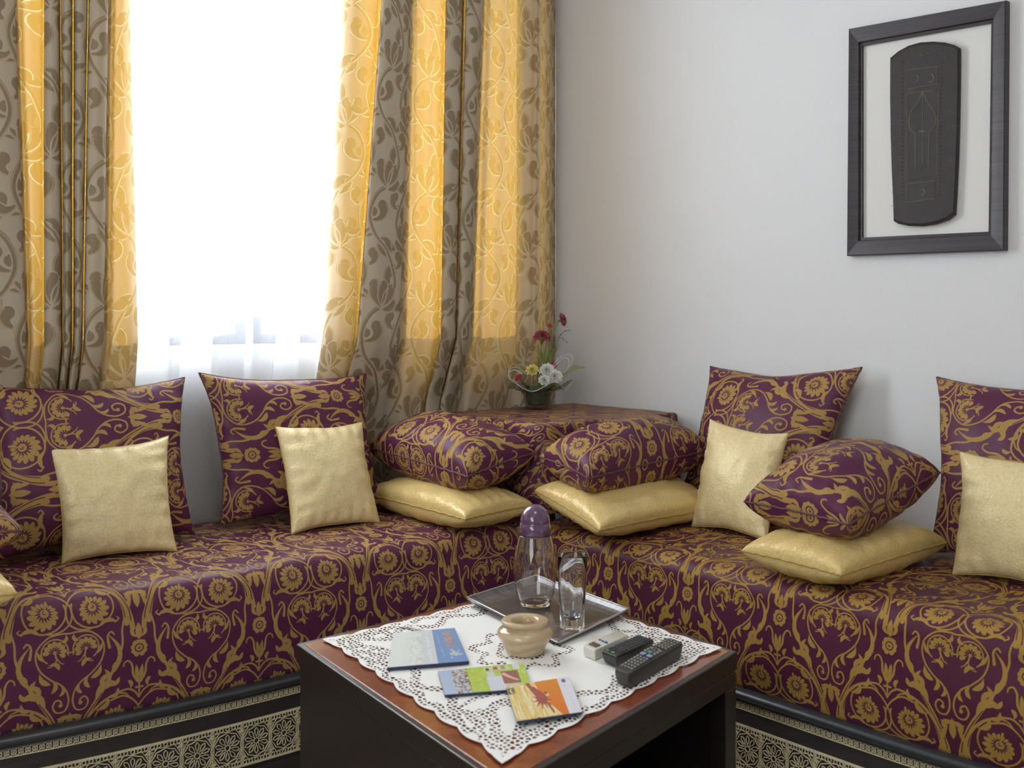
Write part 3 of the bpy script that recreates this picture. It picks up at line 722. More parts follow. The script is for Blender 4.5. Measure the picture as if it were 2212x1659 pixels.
# large back cushions
BR = P(420, 1154, .475); TR = WL(398, 816, .10)
cushion('back_cushion', 'large purple damask back cushion under the left drape behind a champagne pillow', 'cushion', GB, BR-DL*.47, BR, TR, TR-DL*.47, .15, DM, PD, seed=1.3, ox=.06, oy=.10, k=.11, rot=1)
cushion('back_cushion', 'large purple damask back cushion below the window next to the corner stack', 'cushion', GB, P(478, 1134, .475), P(832, 1098, .475), WL(790, 808, .11), WL(430, 806, .10), .15, DM, PD, seed=2.1, ox=.02, oy=.02, k=.11, rot=1)
cushion('back_cushion', 'large purple damask back cushion on the right wall left of the framed board', 'cushion', GB, rw(.72, .19, .475), rw(1.16, .19, .475), WR(1862, 794, .05), WR(1535, 792, .05), .15, DM, PD, seed=3.7, ox=.10, oy=.16, k=.12, rot=1)
cushion('back_cushion', 'large purple damask back cushion cut off by the right edge, below the framed board', 'cushion', GB, P(2008, 1192, .475), P(2008, 1192, .475)+DR*.46, WR(2024, 815, .05)+DR*.48, WR(2024, 815, .05), .15, DM, PD, seed=4.2, ox=.0, oy=.05, k=.11, rot=1)
# small champagne pillows
TLp = WR(2074, 976, .25)
cushion('scatter_pillow', 'small champagne satin pillow at far left against the big damask cushion', 'pillow', GG, P(134, 1218, .466), P(382, 1190, .466), WL(364, 942, .20), WL(106, 968, .20), .10, SA, PG, seed=1.1, k=.095, puck=.006, pr=.0018)
cushion('scatter_pillow', 'small champagne satin pillow in front of the damask cushion below the window', 'pillow', GG, P(630, 1154, .466), P(820, 1128, .466), WL(782, 912, .20), WL(595, 922, .20), .10, SA, PG, seed=5.1, k=.09, puck=.006, pr=.0018)
cushion('scatter_pillow', 'small champagne satin pillow between the corner stack and the tilted stack on the right', 'pillow', GG, P(1494, 1138, .466), P(1657, 1170, .466), WR(1703, 937, .26), WR(1534, 906, .26), .10, SA, PG, seed=8.3, k=.10, puck=.006, pr=.0018)
cushion('scatter_pillow', 'small champagne satin pillow cut off by the right edge of the picture', 'pillow', GG, P(2058, 1240, .466), P(2058, 1240, .466)+DR*.27, TLp+DR*.27, TLp, .10, SA, PG, seed=9.9, k=.095, puck=.006, pr=.0018)
# stacks: gold satin below, damask on top; near edge (a-b), running back to the wall by L
def Py(px, py, Y): return Vector(((px-CX)/F*Y, Y, HC-(py-HY)*Y/F))
def stack(a, b, back, L, th, zb, **q):
    v = back*L+Vector((0, 0, zb)); return dict(bl=a, br=b, tr=b+v, tl=a+v, th=th, **q)
a, b = P(1005, 1122, .508), P(1152, 1092, .512)
cushion('stack_cushion', 'gold satin cushion under the damask one left of the corner table', 'cushion', GH, **stack(a, b, -NL, .46, .115, .005), mat=SG, pm=PG, seed=2.2, k=.045, pw=.30, pr=.0022)
a, b = Py(1010, 1030, 2.72), Py(1156, 978, 2.87)
cushion('stack_cushion', 'purple damask cushion on top of the gold one left of the corner table', 'cushion', GF, **stack(a, b, -NL, .46, .195, .03), mat=DM, pm=PD, seed=3.1, k=.045, pw=.33, rot=2, ox=.03, oy=.08)
a, b = P(1295, 1146, .505), Py(1156, 1060, 2.80)
cushion('stack_cushion', 'gold satin cushion under the damask one right of the corner table', 'cushion', GH, **stack(a, b, -NR, .46, .115, .0), mat=SG, pm=PG, seed=4.6, k=.045, pw=.30, pr=.0022)
a, b = Py(1270, 1034, 2.62), Py(1168, 988, 2.80)
cushion('stack_cushion', 'purple damask cushion on top of the gold one right of the corner table', 'cushion', GF, **stack(a, b, -NR, .47, .195, .03), mat=DM, pm=PD, seed=6.1, k=.045, pw=.33, rot=2, ox=.16, oy=.02)
a, b = P(1816, 1243, .502), P(1603, 1190, .512)
cushion('stack_cushion', 'gold satin cushion under the tilted damask one on the right banquette', 'cushion', GH, **stack(a, b, -NR, .43, .118, .005), mat=SG, pm=PG, seed=7.7, k=.045, pw=.32, pr=.0022)
a, b = Py(1833, 1134, 2.14), Py(1608, 1084, 2.34)
cushion('stack_cushion', 'tilted purple damask cushion on top of a gold one on the right banquette', 'cushion', GF, **stack(a, b, -NR, .37, .19, .07), mat=DM, pm=PD, seed=9.2, k=.045, pw=.36, rot=2, ox=.09, oy=.2)
b = P(36, 1282, .505); a = b-DL*.24
cushion('stack_cushion', 'gold satin cushion at the left edge of the picture under the damask tip', 'cushion', GH, **stack(a, b, -NL, .42, .12, .0), mat=SG, pm=PG, seed=2.9, k=.045, pw=.32, pr=.0022)
b = Py(46, 1146, 2.07); a = b-DL*.24
cushion('stack_cushion', 'purple damask cushion whose tip shows at the left edge of the picture', 'cushion', GF, **stack(a, b, -NL, .42, .15, .0), mat=DM, pm=PD, seed=1.9, k=.045, pw=.33, rot=2, ox=.2, oy=.1)
# ================================================================ coffee table
ZT = .42; Z = Vector((0, 0, 1))
qL, qB, qR, qN = P(639, 1390, ZT), P(1160, 1260, ZT), P(1593, 1406, ZT), P(1093, 1704, ZT)
def q(a, b, z=ZT):
    v = qL*(1-a)*(1-b)+qB*a*(1-b)+qR*a*b+qN*(1-a)*b; return Vector((v.x, v.y, z))
def prism(mb, pts, z0, z1, mi=0):
    n = len(pts); lo = [Vector((p.x, p.y, z0)) for p in pts]; hi = [Vector((p.x, p.y, z1)) for p in pts]
    mb.add(lo+hi, [tuple(range(n))[::-1], tuple(range(n, 2*n))]+[(i, (i+1) % n, n+(i+1) % n, n+i) for i in range(n)], None, mi); return mb
def qp(mb, a0, b0, a1, b1, z0, z1): return prism(mb, [q(a0, b0), q(a0, b1), q(a1, b1), q(a1, b0)], z0, z1)
ctab = empty('coffee_table', q(.5, .5, 0)); tag(ctab, 'square black coffee table with a red-brown top in front of the banquettes', 'table')
qp(MB(), 0, 0, 1, 1, ZT-.034, ZT-.001).build('top_frame', M['black_wood'], ctab, bevel=.0025, fixn=True)
qp(MB(), .018, .018, .982, .982, ZT-.006, ZT).build('top_panel', M['table_top'], ctab, bevel=.0012, fixn=True)
qp(MB(), .004, .02, .05, .995, 0, ZT-.036).build('side_panel', M['black_wood'], ctab, bevel=.002, fixn=True)
qp(MB(), .95, .02, .996, .93, 0, ZT-.036).build('side_panel', M['black_wood'], ctab, bevel=.002, fixn=True)
qp(MB(), .05, .01, .95, .05, 0, ZT-.036).build('back_panel', M['black_wood'], ctab, bevel=.002, fixn=True)
qp(MB(), .05, .955, .997, .996, ZT-.062, ZT-.036).build('apron', M['black_wood'], ctab, bevel=.002, fixn=True)
qp(MB(), .935, .935, .997, .997, 0, ZT-.062).build('leg', M['black_wood'], ctab, bevel=.002, fixn=True)
qp(MB(), .05, .05, .95, .90, .03, .05).build('bottom_shelf', M['black_wood'], ctab, bevel=.002, fixn=True)

# lace cloth
cL, cB, cR, cN = P(694, 1384, ZT), P(1158, 1272, ZT), P(1562, 1403, ZT), P(1084, 1657, ZT)
def cq(a, b): return cL*(1-a)*(1-b)+cB*a*(1-b)+cR*a*b+cN*(1-a)*b
N = 70; P2 = []; UV = []
for i in range(N+1):
    r_ = []; u_ = []
    for j in range(N+1):
        a, b = i/N, j/N; p = cq(a, b); e = max(abs(2*a-1), abs(2*b-1))
        r_.append((p.x, p.y, ZT+.0012+.0010*(1+nz(a*7, b*7, 2))+.0012*max(0, e-.8)*5*(1+nz(a*19, b*19, 5)))); u_.append((a, b))
    P2.append(r_); UV.append(u_)
tcl = empty('lace_tablecloth', q(.5, .5)); tag(tcl, 'white linen cloth with openwork lace border spread on the coffee table', 'tablecloth')
mb = MB(); mb.grid(P2, UV); mb.build('linen', M['lace'], tcl, smooth=True)
def flap(pts, uv, lift):
    A, B_, C_ = [Vector(p) for p in pts]; n = 10; P2 = []; U = []
    for i in range(n+1):
        r_ = []; u_ = []
        for j in range(n+1):
            s, t = i/n, j/n*.999; p = A*(1-s)+(B_*(1-t)+C_*t)*s; p = p+Z*lift*math.sin(math.pi*min(1, s*.7+.15))*(.6+.4*math.sin(t*5)); r_.append(p); u_.append((uv[0]+s*.13, uv[1]+t*.13*s))
        P2.append(r_); U.append(u_)
    mb = MB(); mb.grid(P2, U); mb.build('folded_edge', M['lace'], tcl, smooth=True)
flap([P(925, 1366, ZT+.003), P(862, 1356, ZT+.004), P(872, 1340, ZT+.004)], (.025, .42), .006)

# tray
tl_, tn_, tr_ = P(1009, 1290, ZT+.022), P(1206, 1389, ZT+.009), P(1358, 1315, ZT+.021); tb_ = tl_+tr_-tn_; tb_.z = ZT+.023
cc = (tl_+tn_+tr_+tb_)/4
def tq(a, b, k=1.0, z=None):
    """a: n->r, b: n->l ; k shrink about the centre"""
    v = tn_*(1-a)*(1-b)+tr_*a*(1-b)+tb_*a*b+tl_*(1-a)*b; w = cc+(v-cc)*k
    return Vector((w.x, w.y, w.z if z is None else z))
tray = empty('tray', cc); tag(tray, 'grey wood-grain serving tray with raised silver edges on the coffee table', 'tray')
ring = [(t, 0) for t in [i/8 for i in range(8)]]+[(1, t) for t in [i/8 for i in range(8)]]+[(1-t, 1) for t in [i/8 for i in range(8)]]+[(0, 1-t) for t in [i/8 for i in range(8)]]
rows = []
for k, z in ((1.0, None), (.93, ZT+.013), (.88, ZT+.0095), (.84, ZT+.0088), (.02, ZT+.0088)): rows.append([tq(a, b, k, z) for a, b in ring]+[tq(ring[0][0], ring[0][1], k, z)])
mb = MB(); mb.grid(rows); o = mb.build('tray_body', M['tray'], tray, smooth=False, fixn=True)
sm = o.modifiers.new('thick', 'SOLIDIFY'); sm.thickness = .003; sm.offset = 1
MB().tube(rows[0], .0017, 6, False).build('edge', M['tray_rim'], tray, smooth=True)

# carafe
bz = ZT+.0095; bc = P(1156, 1306, bz)
car = empty('carafe', bc); tag(car, 'clear glass carafe with a plum-coloured domed stopper on the tray', 'bottle')
op = [(0, 0), (.026, 0), (.031, .004), (.036, .018), (.041, .04), (.0438, .065), (.0436, .085), (.041, .108), (.0365, .128), (.0325, .143)]
ip = [(.0300, .143), (.034, .127), (.0385, .107), (.041, .085), (.0412, .065), (.0384, .041), (.033, .02), (.027, .009), (0, .007)]
def emb(a, r, z): return r+.0013*max(0, math.sin(3*a+z*60))*max(0, math.sin(z*90+1.2))*(1 if .012 < z < .13 and r > .03 else 0)
MB().lathe(crv(op, 4)+crv(ip, 4), bc, 72, emb).build('glass_body', M['glass'], car, smooth=True, merge=1e-5)
MB().lathe([(0, .1435), (.0318, .1435), (.0325, .145), (.0318, .158), (.0305, .166), (.0296, .167), (.0302, .169), (.0285, .180), (.0238, .191), (.0165, .199), (.008, .2035), (0, .2045)], bc, 48).build('stopper', M['cap'], car, smooth=True)
# tumbler
gc = P(1236, 1356, ZT+.0095); tum = empty('drinking_glass', gc); tag(tum, 'tall empty clear glass with faceted foot standing on the tray beside the carafe', 'glass')
def fac(a, r, z):
    k = max(0, min(1, (.075-z)/.07)); m = .5*(1-.12*abs(math.sin(3*a+z*14))); return r*(1-k*.22*abs(math.sin(3*(a+z*5))))
MB().lathe([(0, 0), (.0225, 0), (.0235, .003), (.0240, .02), (.0250, .045), (.0262, .075), (.0275, .105), (.0288, .137), (.0283, .1385), (.0272, .137)], gc, 72, fac).lathe([(.0272, .137), (.0258, .105), (.0240, .075), (.0205, .045), (.016, .026), (.010, .018), (0, .0165)], gc, 72).build('tumbler', M['glass'], tum, smooth=True, merge=1e-5)
# onyx incense pot
pc = P(1134, 1408, ZT+.003); pot = empty('stone_pot', pc); tag(pot, 'round beige banded stone ashtray pot with a thick rolled rim on the cloth', 'pot')
pr_ = crv([(0, 0), (.030, 0), (.0335, .003), (.0385, .013), (.0445, .024), (.0492, .031), (.0497, .0345), (.0465, .0405), (.040, .0445), (.0375, .0468), (.0385, .049), (.0412, .0515), (.0420, .0545), (.0408, .0572), (.0370, .0582), (.0310, .0578), (.0255, .0560), (.0215, .0510), (.0205, .045), (.021, .03), (0, .026)], 4)
MB().lathe(pr_, pc, 64).build('body', M['onyx'], pot, smooth=True)

# ---------------------------------------------------------------- booklets
def paint(w, h, base): return Tex(w, h, 4, base)
def letters(T, x, y, n, dx, dy, sz, col, seed=1):
    r = random.Random(seed)
    for i in range(n):
        cx, cy = x+dx*i, y+dy*i
        for k in range(r.choice((2, 2, 3))):
            a = (cx+r.uniform(-.4, .4)*sz, cy+r.uniform(-.5, .5)*sz); b = (cx+r.uniform(-.4, .4)*sz, cy+r.uniform(-.5, .5)*sz); T.stroke([a, b], sz*.09, sz*.09, col)
def cover_a():
    T = paint(100, 56, (.83, .86, .84)); r = random.Random(5)
    for i in range(500):
        x, y = r.uniform(0, 44), r.uniform(0, 56); g = max(0, min(1, (x-14)/30)); c = .9-.22*g*r.random()
        T.disc(x, y, r.uniform(1, 3.4), (c*.93, c, c*.97))
    T.rect(44, 0, 64, 56, (.70, .76, .80))
    letters(T, 52, 6, 9, .3, 5.4, 6.5, (.84, .88, .90), 3)
    T.rect(62, 0, 100, 56, (.22, .37, .66))
    for i in range(90): T.rect(*(lambda a, b: (a, b, a+2.4, b+2.0))(r.uniform(77, 90), r.uniform(5, 31)), (r.uniform(.35, .6), r.uniform(.25, .42), r.uniform(.25, .42)))
    for i in range(40): T.disc(r.gauss(86, 3.2), r.gauss(43, 3), 1.3, (.55, .62, .66))
    letters(T, 68, 9, 16, .2, 2.4, 2.0, (.55, .66, .82), 8); return T.a
def cover_b():
    T = paint(100, 44, (.50, .64, .10)); r = random.Random(9)
    for i in range(300): T.disc(r.uniform(30, 100), r.uniform(0, 44), r.uniform(1, 3), (r.uniform(.40, .58), r.uniform(.58, .74), r.uniform(.08, .25)))
    T.rect(0, 0, 30, 44, (.48, .60, .80))
    for i in range(170):
        x, y = r.uniform(13, 32), r.uniform(1, 43); c = r.choice(((.42, .16, .12), (.12, .09, .09), (.62, .40, .26), (.72, .66, .56), (.30, .30, .20))); T.rect(x, y, min(32.5, x+r.uniform(1, 4)), y+r.uniform(.8, 2.6), c)
    T.rect(52, 20, 72, 44, (.68, .74, .84)); T.rect(54, 10, 62, 20, (.62, .70, .66))
    T.rect(52, 2, 82, 9, (.62, .68, .42)); T.rect(54, 4, 58, 9, (.12, .12, .10)); T.rect(63, 3, 68, 8, (.42, .10, .08)); T.rect(72, 2, 77, 8, (.55, .30, .16))
    T.rect(70, 12, 90, 34, (.30, .14, .10)); T.stroke(crv([(73, 17), (80, 24), (87, 29)]), 2.4, 1.2, (.82, .46, .44)); T.rect(72, 34, 88, 44, (.58, .60, .60))
    T.rect(86, 0, 94, 10, (.68, .72, .82)); letters(T, 93, 14, 12, .1, 2.4, 1.8, (.35, .55, .12), 3); return T.a
def cover_c():
    T = paint(100, 62, (.84, .68, .30)); r = random.Random(12)
    for i in range(160):
        x = r.uniform(0, 64); c = r.choice(((.86, .76, .42), (.74, .50, .14), (.88, .82, .58), (.80, .60, .22))); y = r.uniform(-5, 50); T.stroke([(x, y), (x+r.uniform(-1, 3), y+r.uniform(8, 26))], r.uniform(.4, 1.6), .3, c)
    for i in range(60): t = i/59; T.rect(44+26*t**1.6, t*61, 80, t*61+1.4, (.78, .20+.10*(1-t), .04))
    T.stroke(crv([(33, 2), (40, 20), (52, 38), (58, 56)]), 3.2, 1.5, (.42, .12, .10)); T.disc(47, 32, 8.5, (.40, .10, .09)); T.stroke([(38, 12), (46, 26)], 4.5, 7, (.42, .12, .10))
    for k in range(11): a = math.radians(k*33+8); T.stroke([(47+7*math.cos(a), 33+7*math.sin(a)), (47+15*math.cos(a), 33+17*math.sin(a))], 1.7, .3, (.44, .12, .10))
    T.disc(57, 26, 3, (.80, .62, .30)); T.disc(56, 23, 1.6, (.2, .05, .1))
    T.rect(0, 4, 11, 16, (.22, .16, .12)); letters(T, 6, 8, 2, 0, 4.6, 6, (.72, .70, .62), 4); letters(T, 10, 20, 9, .5, 2.6, 2.2, (.40, .26, .10), 5)
    T.rect(80, 0, 100, 62, (.80, .80, .88)); T.rect(86, 3, 92, 9, (.18, .16, .24)); letters(T, 89, 14, 1, 0, 0, 4, (.6, .45, .4), 4); letters(T, 90, 22, 9, .2, 4.2, 3, (.55, .60, .74), 14); return T.a
def printed(name, arr):
    t = NT(name); p = t.pri((1, 1, 1, 1), .25, 0, .5); im = image(name, np.power(np.clip(arr, 0, 1), 1/2.2), False)
    f, uv = uvtex(t, im, 1, 1); t.l(f, p.inputs['Base Color']); return t.m
def booklet(label, nl, nr, fr, fl, z0, th, mat, curl=.0):
    c = [Vector((p.x, p.y, 0)) for p in (P(*nl, z0+th), P(*nr, z0+th), P(*fr, z0+th), P(*fl, z0+th))]
    R = empty('booklet', (c[0]+c[2])/2+Z*z0); tag(R, label, 'booklet', 'booklets on the cloth')
    def bq(a, b): return c[0]*(1-a)*(1-b)+c[1]*a*(1-b)+c[2]*a*b+c[3]*(1-a)*b
    n = 12
    prism(MB(), [bq(.004, .006), bq(.996, .006), bq(.996, .994), bq(.004, .994)], z0+.0006, z0+th-.0006).build('pages', M['paper'], R, fixn=True)
    mb = MB(); mb.grid([[bq(i/n, j/n)+Z*(z0+th+curl*max(0, i/n-.5)**2) for j in range(n+1)] for i in range(n+1)], [[(i/n, j/n) for j in range(n+1)] for i in range(n+1)])
    o = mb.build('front_cover', mat, R, fixn=False); sm = o.modifiers.new('t', 'SOLIDIFY'); sm.thickness = .0006; sm.offset = -1
    prism(MB(), [bq(0, 0), bq(1, 0), bq(1, 1), bq(0, 1)], z0, z0+.0006).build('back_cover', M['cover_dark'], R, fixn=True)
    prism(MB(), [bq(0, -.004), bq(1, -.004), bq(1, .006), bq(0, .006)], z0, z0+th).build('spine', M['cover_dark'], R, fixn=True)
zb = ZT+.0045
booklet('pale landscape-format booklet with a blue end panel, leftmost on the cloth', (836, 1442), (1013, 1428), (982, 1357), (851, 1368), zb, .005, printed('cover_blue', cover_a()))
booklet('green and light blue booklet with small photos, partly under the orange one', (961, 1501), (1150, 1486), (1130, 1432), (946, 1450), zb, .0035, printed('cover_green', cover_b()))
booklet('orange and yellow booklet with a red star-shaped figure, nearest the front corner of the table', (1117, 1558), (1258, 1538), (1229, 1462), (1093, 1484), zb+.0042, .003, printed('cover_orange', cover_c()))

# ---------------------------------------------------------------- remotes
def remote(label, nl, nr, fr, fl, zt, zb_, mat, taper, rad, keys, arch=.0):
    c = [P(*k, zt) for k in (nl, nr, fr, fl)]; c = [Vector((p.x, p.y, 0)) for p in c]
    R = empty('remote_control', (c[0]+c[2])/2+Z*zb_); tag(R, label, 'remote control')
    def rq(a, b, z=0): v = c[0]*(1-a)*(1-b)+c[1]*a*(1-b)+c[2]*a*b+c[3]*(1-a)*b; return Vector((v.x, v.y, z))   # a across, b along
    m = (c[0]+c[1]+c[2]+c[3])/4; rings = []
    n = 10; out = []
    for (ca, cb, a0) in ((1, 1, 0), (0, 1, 90), (0, 0, 180), (1, 0, 270)):
        for k in range(5):
            a = math.radians(a0+90*k/4); ra, rb = rad, rad*.32
            out.append((ca+(-ra if ca else ra)+ra*math.cos(a), cb+(-rb if cb else rb)+rb*math.sin(a)))
    H = zt-zb_
    for k, z in ((1-taper, 0), (1-taper*.4, .35), (1, .8), (.985, .96), (.95, 1.0)):
        rings.append([(lambda p: Vector((m.x+(p.x-m.x)*k, m.y+(p.y-m.y)*k, zb_+H*z+arch*(1-abs(2*b-1))*z)))(rq(a, b)) for a, b in out])
    mb = MB(); mb.grid([r_+[r_[0]] for r_ in rings]); mb.add(rings[0], [tuple(range(20))]); mb.add(rings[-1], [tuple(range(20))])
    mb.build('body', mat, R, smooth=False, merge=1e-6, fixn=True, bevel=.0008)
    ax = (c[1]-c[0]).normalized(); ay = (c[3]-c[0]).normalized(); w = (c[1]-c[0]).length; l = (c[3]-c[0]).length
    for nm, km, lst in keys:
        mb = MB()
        for (a, b, ka, kb) in lst: mb.box(rq(a, b, zt+.0008+arch*(1-abs(2*b-1))), ax*w*ka/2, ay*l*kb/2, Z*.0010)
        o = mb.build(nm, km, R, bevel=.0004)
        if len(lst) > 6: tag(o, kind='stuff')
g = lambda cols, b0, b1, nb, ka, kb: [(a, b0+(b1-b0)*i/(nb-1), ka, kb) for i in range(nb) for a in cols]
zr = ZT+.004
remote('white air-conditioner remote with a small grey screen, beside the tray', (1259, 1394), (1284, 1405), (1358, 1371), (1333, 1361), zr+.018, zr, M['ac_white'], .04, .08,
       [('screen', M['lcd'], [(.5, .17, .62, .14)]), ('button', M['blue_ink'], [(.25, .40, .13, .035), (.5, .40, .13, .035), (.78, .40, .2, .045)])])
remote('small flat black remote control between the white and the large one', (1299, 1405), (1331, 1418), (1413, 1381), (1381, 1370), zr+.022, zr, M['black_plastic'], .13, .07,
       [('key', M['key_dark'], g((.2, .4, .6, .8), .18, .92, 13, .12, .03)), ('green_key', M['key_green'], [(.25, .07, .14, .04), (.62, .07, .18, .04)])])
remote('long dark remote with many pale buttons, nearest the table edge', (1325, 1443), (1358, 1456), (1478, 1387), (1445, 1375), zr+.026, zr, M['black_plastic2'], .08, .16,
       [('key', M['key_grey'], g((.22, .42, .62, .82), .10, .36, 6, .13, .026)+g((.2, .8), .50, .60, 3, .15, .026)+g((.22, .42, .62, .82), .70, .92, 5, .13, .024)),
        ('blue_key', M['key_blue'], [(.3, .43, .3, .05), (.72, .43, .3, .05)]), ('teal_key', M['key_teal'], [(.5, .50, .28, .05)]), ('ring_key', M['key_grey'], [(.5+.2*math.cos(k), .60+.035*math.sin(k), .09, .014) for k in range(0, 6)])], arch=.003)
# ================================================================ framed board
def zc_(x, y): return (1780+x/2.764, y/2.764)
fo = [(1832, 62), (2172, 0), (2168, 541), (1828, 553)]; fi = [(1858, 98), (2138, 48), (2132, 500), (1858, 513)]
fc = WR(2000, 290, 0); FR = empty('picture_frame', fc); tag(FR, 'dark wood frame holding a carved tablet-shaped board on the right wall', 'picture frame')
O = [WR(*p, .024) for p in fo]; I = [WR(*p, .020) for p in fi]
ctr = sum(O, Vector())/4
for k in range(4):
    a, b, c, d = O[k], O[(k+1) % 4], I[(k+1) % 4], I[k]; mb = MB(); n = NR
    lo = lambda p, t=0.: p-n*((p-C0).dot(n)-.001)
    md = lambda p, r_, f, h: p+(r_-p)*f+n*h
    rows = [[lo(a), lo(b)], [a-n*.004, b-n*.004], [md(a, d, .06, 0), md(b, c, .06, 0)], [md(a, d, .45, -.001), md(b, c, .45, -.001)], [md(a, d, .80, -.003), md(b, c, .80, -.003)], [md(a, d, .84, -.009), md(b, c, .84, -.009)], [md(a, d, 1, -.008), md(b, c, 1, -.008)], [lo(d), lo(c)]]
    mb.grid(rows); mb.add([r_[0] for r_ in rows], [tuple(range(8))]); mb.add([r_[1] for r_ in rows], [tuple(range(8))])
    mb.build('frame_bar', M['frame'], FR, fixn=True)
mb = MB(); pts = [p+(ctr-p)*.04 for p in O]; pts = [p-NR*((p-C0).dot(NR)-.0025) for p in pts]; mb.add(pts, [(0, 1, 2, 3)]); mb.build('mount', M['mat'], FR)
bo = [zc_(*p) for p in [(392, 345), (440, 305), (500, 272), (570, 252), (650, 247), (720, 253), (770, 266), (803, 284), (803, 420), (799, 700), (792, 950), (783, 1140), (775, 1280), (735, 1312), (660, 1338), (580, 1350), (500, 1348), (440, 1336), (412, 1318), (408, 1180), (400, 1000), (394, 800), (391, 560)]]
fr_ = [WR(*p, .020) for p in bo]; cen = sum(fr_, Vector())/len(fr_)
mb = MB(); n = len(fr_); bk = [p-NR*.012 for p in fr_]; m1 = [p-NR*.003 for p in fr_]; m0 = [p+(cen-p)*.03+NR*.0 for p in fr_]
mb.grid([r_+[r_[0]] for r_ in (bk, m1, m0)]); mb.add(m0, [tuple(range(n))]); bd = mb.build('carved_board', M['board'], FR, fixn=True)
def line(px, r=.0008, mat=None, nm='engraved_line'):
    MB().tube([WR(*zc_(*p), .0205) for p in px], r, 4).build(nm, mat or M['gilt'], bd)
for L in ([(497, 418), (683, 397), (681, 497), (497, 532), (497, 418)], [(495, 558), (600, 545), (685, 540), (670, 1052), (497, 1078), (495, 558)], [(497, 1098), (662, 1080), (662, 1185), (500, 1208), (497, 1098)],
          crv([(588, 547), (565, 605), (525, 655), (509, 705), (513, 765), (545, 800)], 5)+[(545, 1012), (622, 1000), (628, 792)]+crv([(628, 792), (662, 745), (666, 690), (640, 640), (612, 600), (588, 547)], 5)): line(L)
line([(588, 560), (588, 985)], .0005); line([(566, 786), (603, 783)], .0016)
for (x, y, r, a0, a1) in ((543, 468, 19, -80, 80), (628, 465, 27, -60, 110), (585, 1147, 17, -90, 100)): line([(x+r*math.cos(math.radians(a0+(a1-a0)*i/9)), y+r*math.sin(math.radians(a0+(a1-a0)*i/9))) for i in range(10)], .0012)
line([(600, 468), (615, 462)]); line([(575, 1113), (590, 1110)])
mb = MB(); rr = random.Random(2)
for x0 in (470, 702):
    for i in range(34):
        y = 370+i*24; x = x0-(y-370)*(.012 if x0 > 600 else 0); s = rr.uniform(4, 8); mb.tube([WR(*zc_(x-s, y-5), .0203), WR(*zc_(x+s, y), .0203), WR(*zc_(x-s, y+6), .0203)], .0006, 4)
tag(mb.build('painted_border', M['red_paint'], bd), kind='stuff')
mb = MB()
for i in range(26):
    x, y = rr.choice(((404+rr.uniform(0, 16), rr.uniform(420, 1300)), (762+rr.uniform(-12, 12), rr.uniform(300, 1250)), (rr.uniform(500, 740), rr.uniform(285, 340)))); mb.tube([WR(*zc_(x, y), .0203), WR(*zc_(x+rr.uniform(-9, 9), y+rr.uniform(4, 12)), .0203)], .0007, 4)
tag(mb.build('worn_marks', M['gilt'], bd), kind='stuff')

# ================================================================ flowers on the corner table
YF = 3.36
def fp(px, py, dy=0.): return Py(px, py, YF+dy)
fz = .7235; fb = Vector((fp(1161, 880).x, YF, fz))
bw = empty('glass_bowl', fb); tag(bw, 'smoked glass flower bowl with a flared wavy rim on the corner table', 'vase')
def wav(a, r, z): return r*(1+.10*math.sin(5*a+.6)*max(0, (z-.05)/.03))
prof = [(0, .002), (.034, .002), (.040, .006), (.0425, .02), (.044, .04), (.052, .054), (.072, .066), (.090, .073), (.104, .074)]
mb = MB(); mb.lathe(prof, fb, 72, wav)
mb.v = [(x, y, z+(.016*math.sin(5*math.atan2(y-fb.y, x-fb.x)+.9)*max(0, (math.hypot(x-fb.x, y-fb.y)-.05)/.06))) for x, y, z in mb.v]
o = mb.build('bowl', M['bowl_glass'], bw, smooth=True); sm = o.modifiers.new('t', 'SOLIDIFY'); sm.thickness = .0015
mb = MB(); rim = [(lambda a, r: Vector((fb.x+r*math.cos(a), fb.y+r*math.sin(a), fb.z+.0735+.016*math.sin(5*a+.9)*(r-.05)/.06)))(2*math.pi*k/72, .104*(1+.10*math.sin(5*2*math.pi*k/72+.6)*.8)) for k in range(73)]
mb.tube(rim, .0013, 5, False); mb.build('rim', M['tray_rim'], bw, smooth=True)
foam = empty('foliage_bed', fb+Z*.02); tag(foam, 'dark green foliage packed into the glass bowl under the flowers', 'foliage')
MB().lathe([(0, .012), (.024, .012), (.034, .02), (.037, .045), (.038, .06), (.02, .07), (0, .072)], fb, 24, lambda a, r, z: r*(1+.08*math.sin(7*a+z*200))).build('moss', M['leaf_dark'], foam, smooth=True)
rf = random.Random(8)
def leafm(mb, p0, d, L, w, up=Z):
    d = Vector(d).normalized(); s = d.cross(up); s = s.normalized() if s.length > 1e-4 else Vector((1, 0, 0)); n = s.cross(d)
    r_ = []
    for i in range(6):
        t = i/5; c = p0+d*L*t-n*L*.25*t*t; ww = w*math.sin(math.pi*min(.999, t*.9+.1)); r_.append([c-s*ww, c+n*ww*.3, c+s*ww])
    mb.grid(r_)
for k in range(44):
    mb = MB(); a = rf.uniform(0, 6.28); leafm(mb, fb+Vector((.03*math.cos(a), .03*math.sin(a), .055)), (math.cos(a), math.sin(a), rf.uniform(.1, 1.1)), rf.uniform(.03, .06), rf.uniform(.004, .009)); mb.build('leaf', M['leaf_dark'] if k % 3 else M['fern'], foam, smooth=True)
def stem(mb, a, b, r=.0016, bow=.0):
    a, b = Vector(a), Vector(b); mb.tube([a+(b-a)*t+Vector((bow*math.sin(math.pi*t), 0, 0)) for t in [i/8 for i in range(9)]], r, 6)
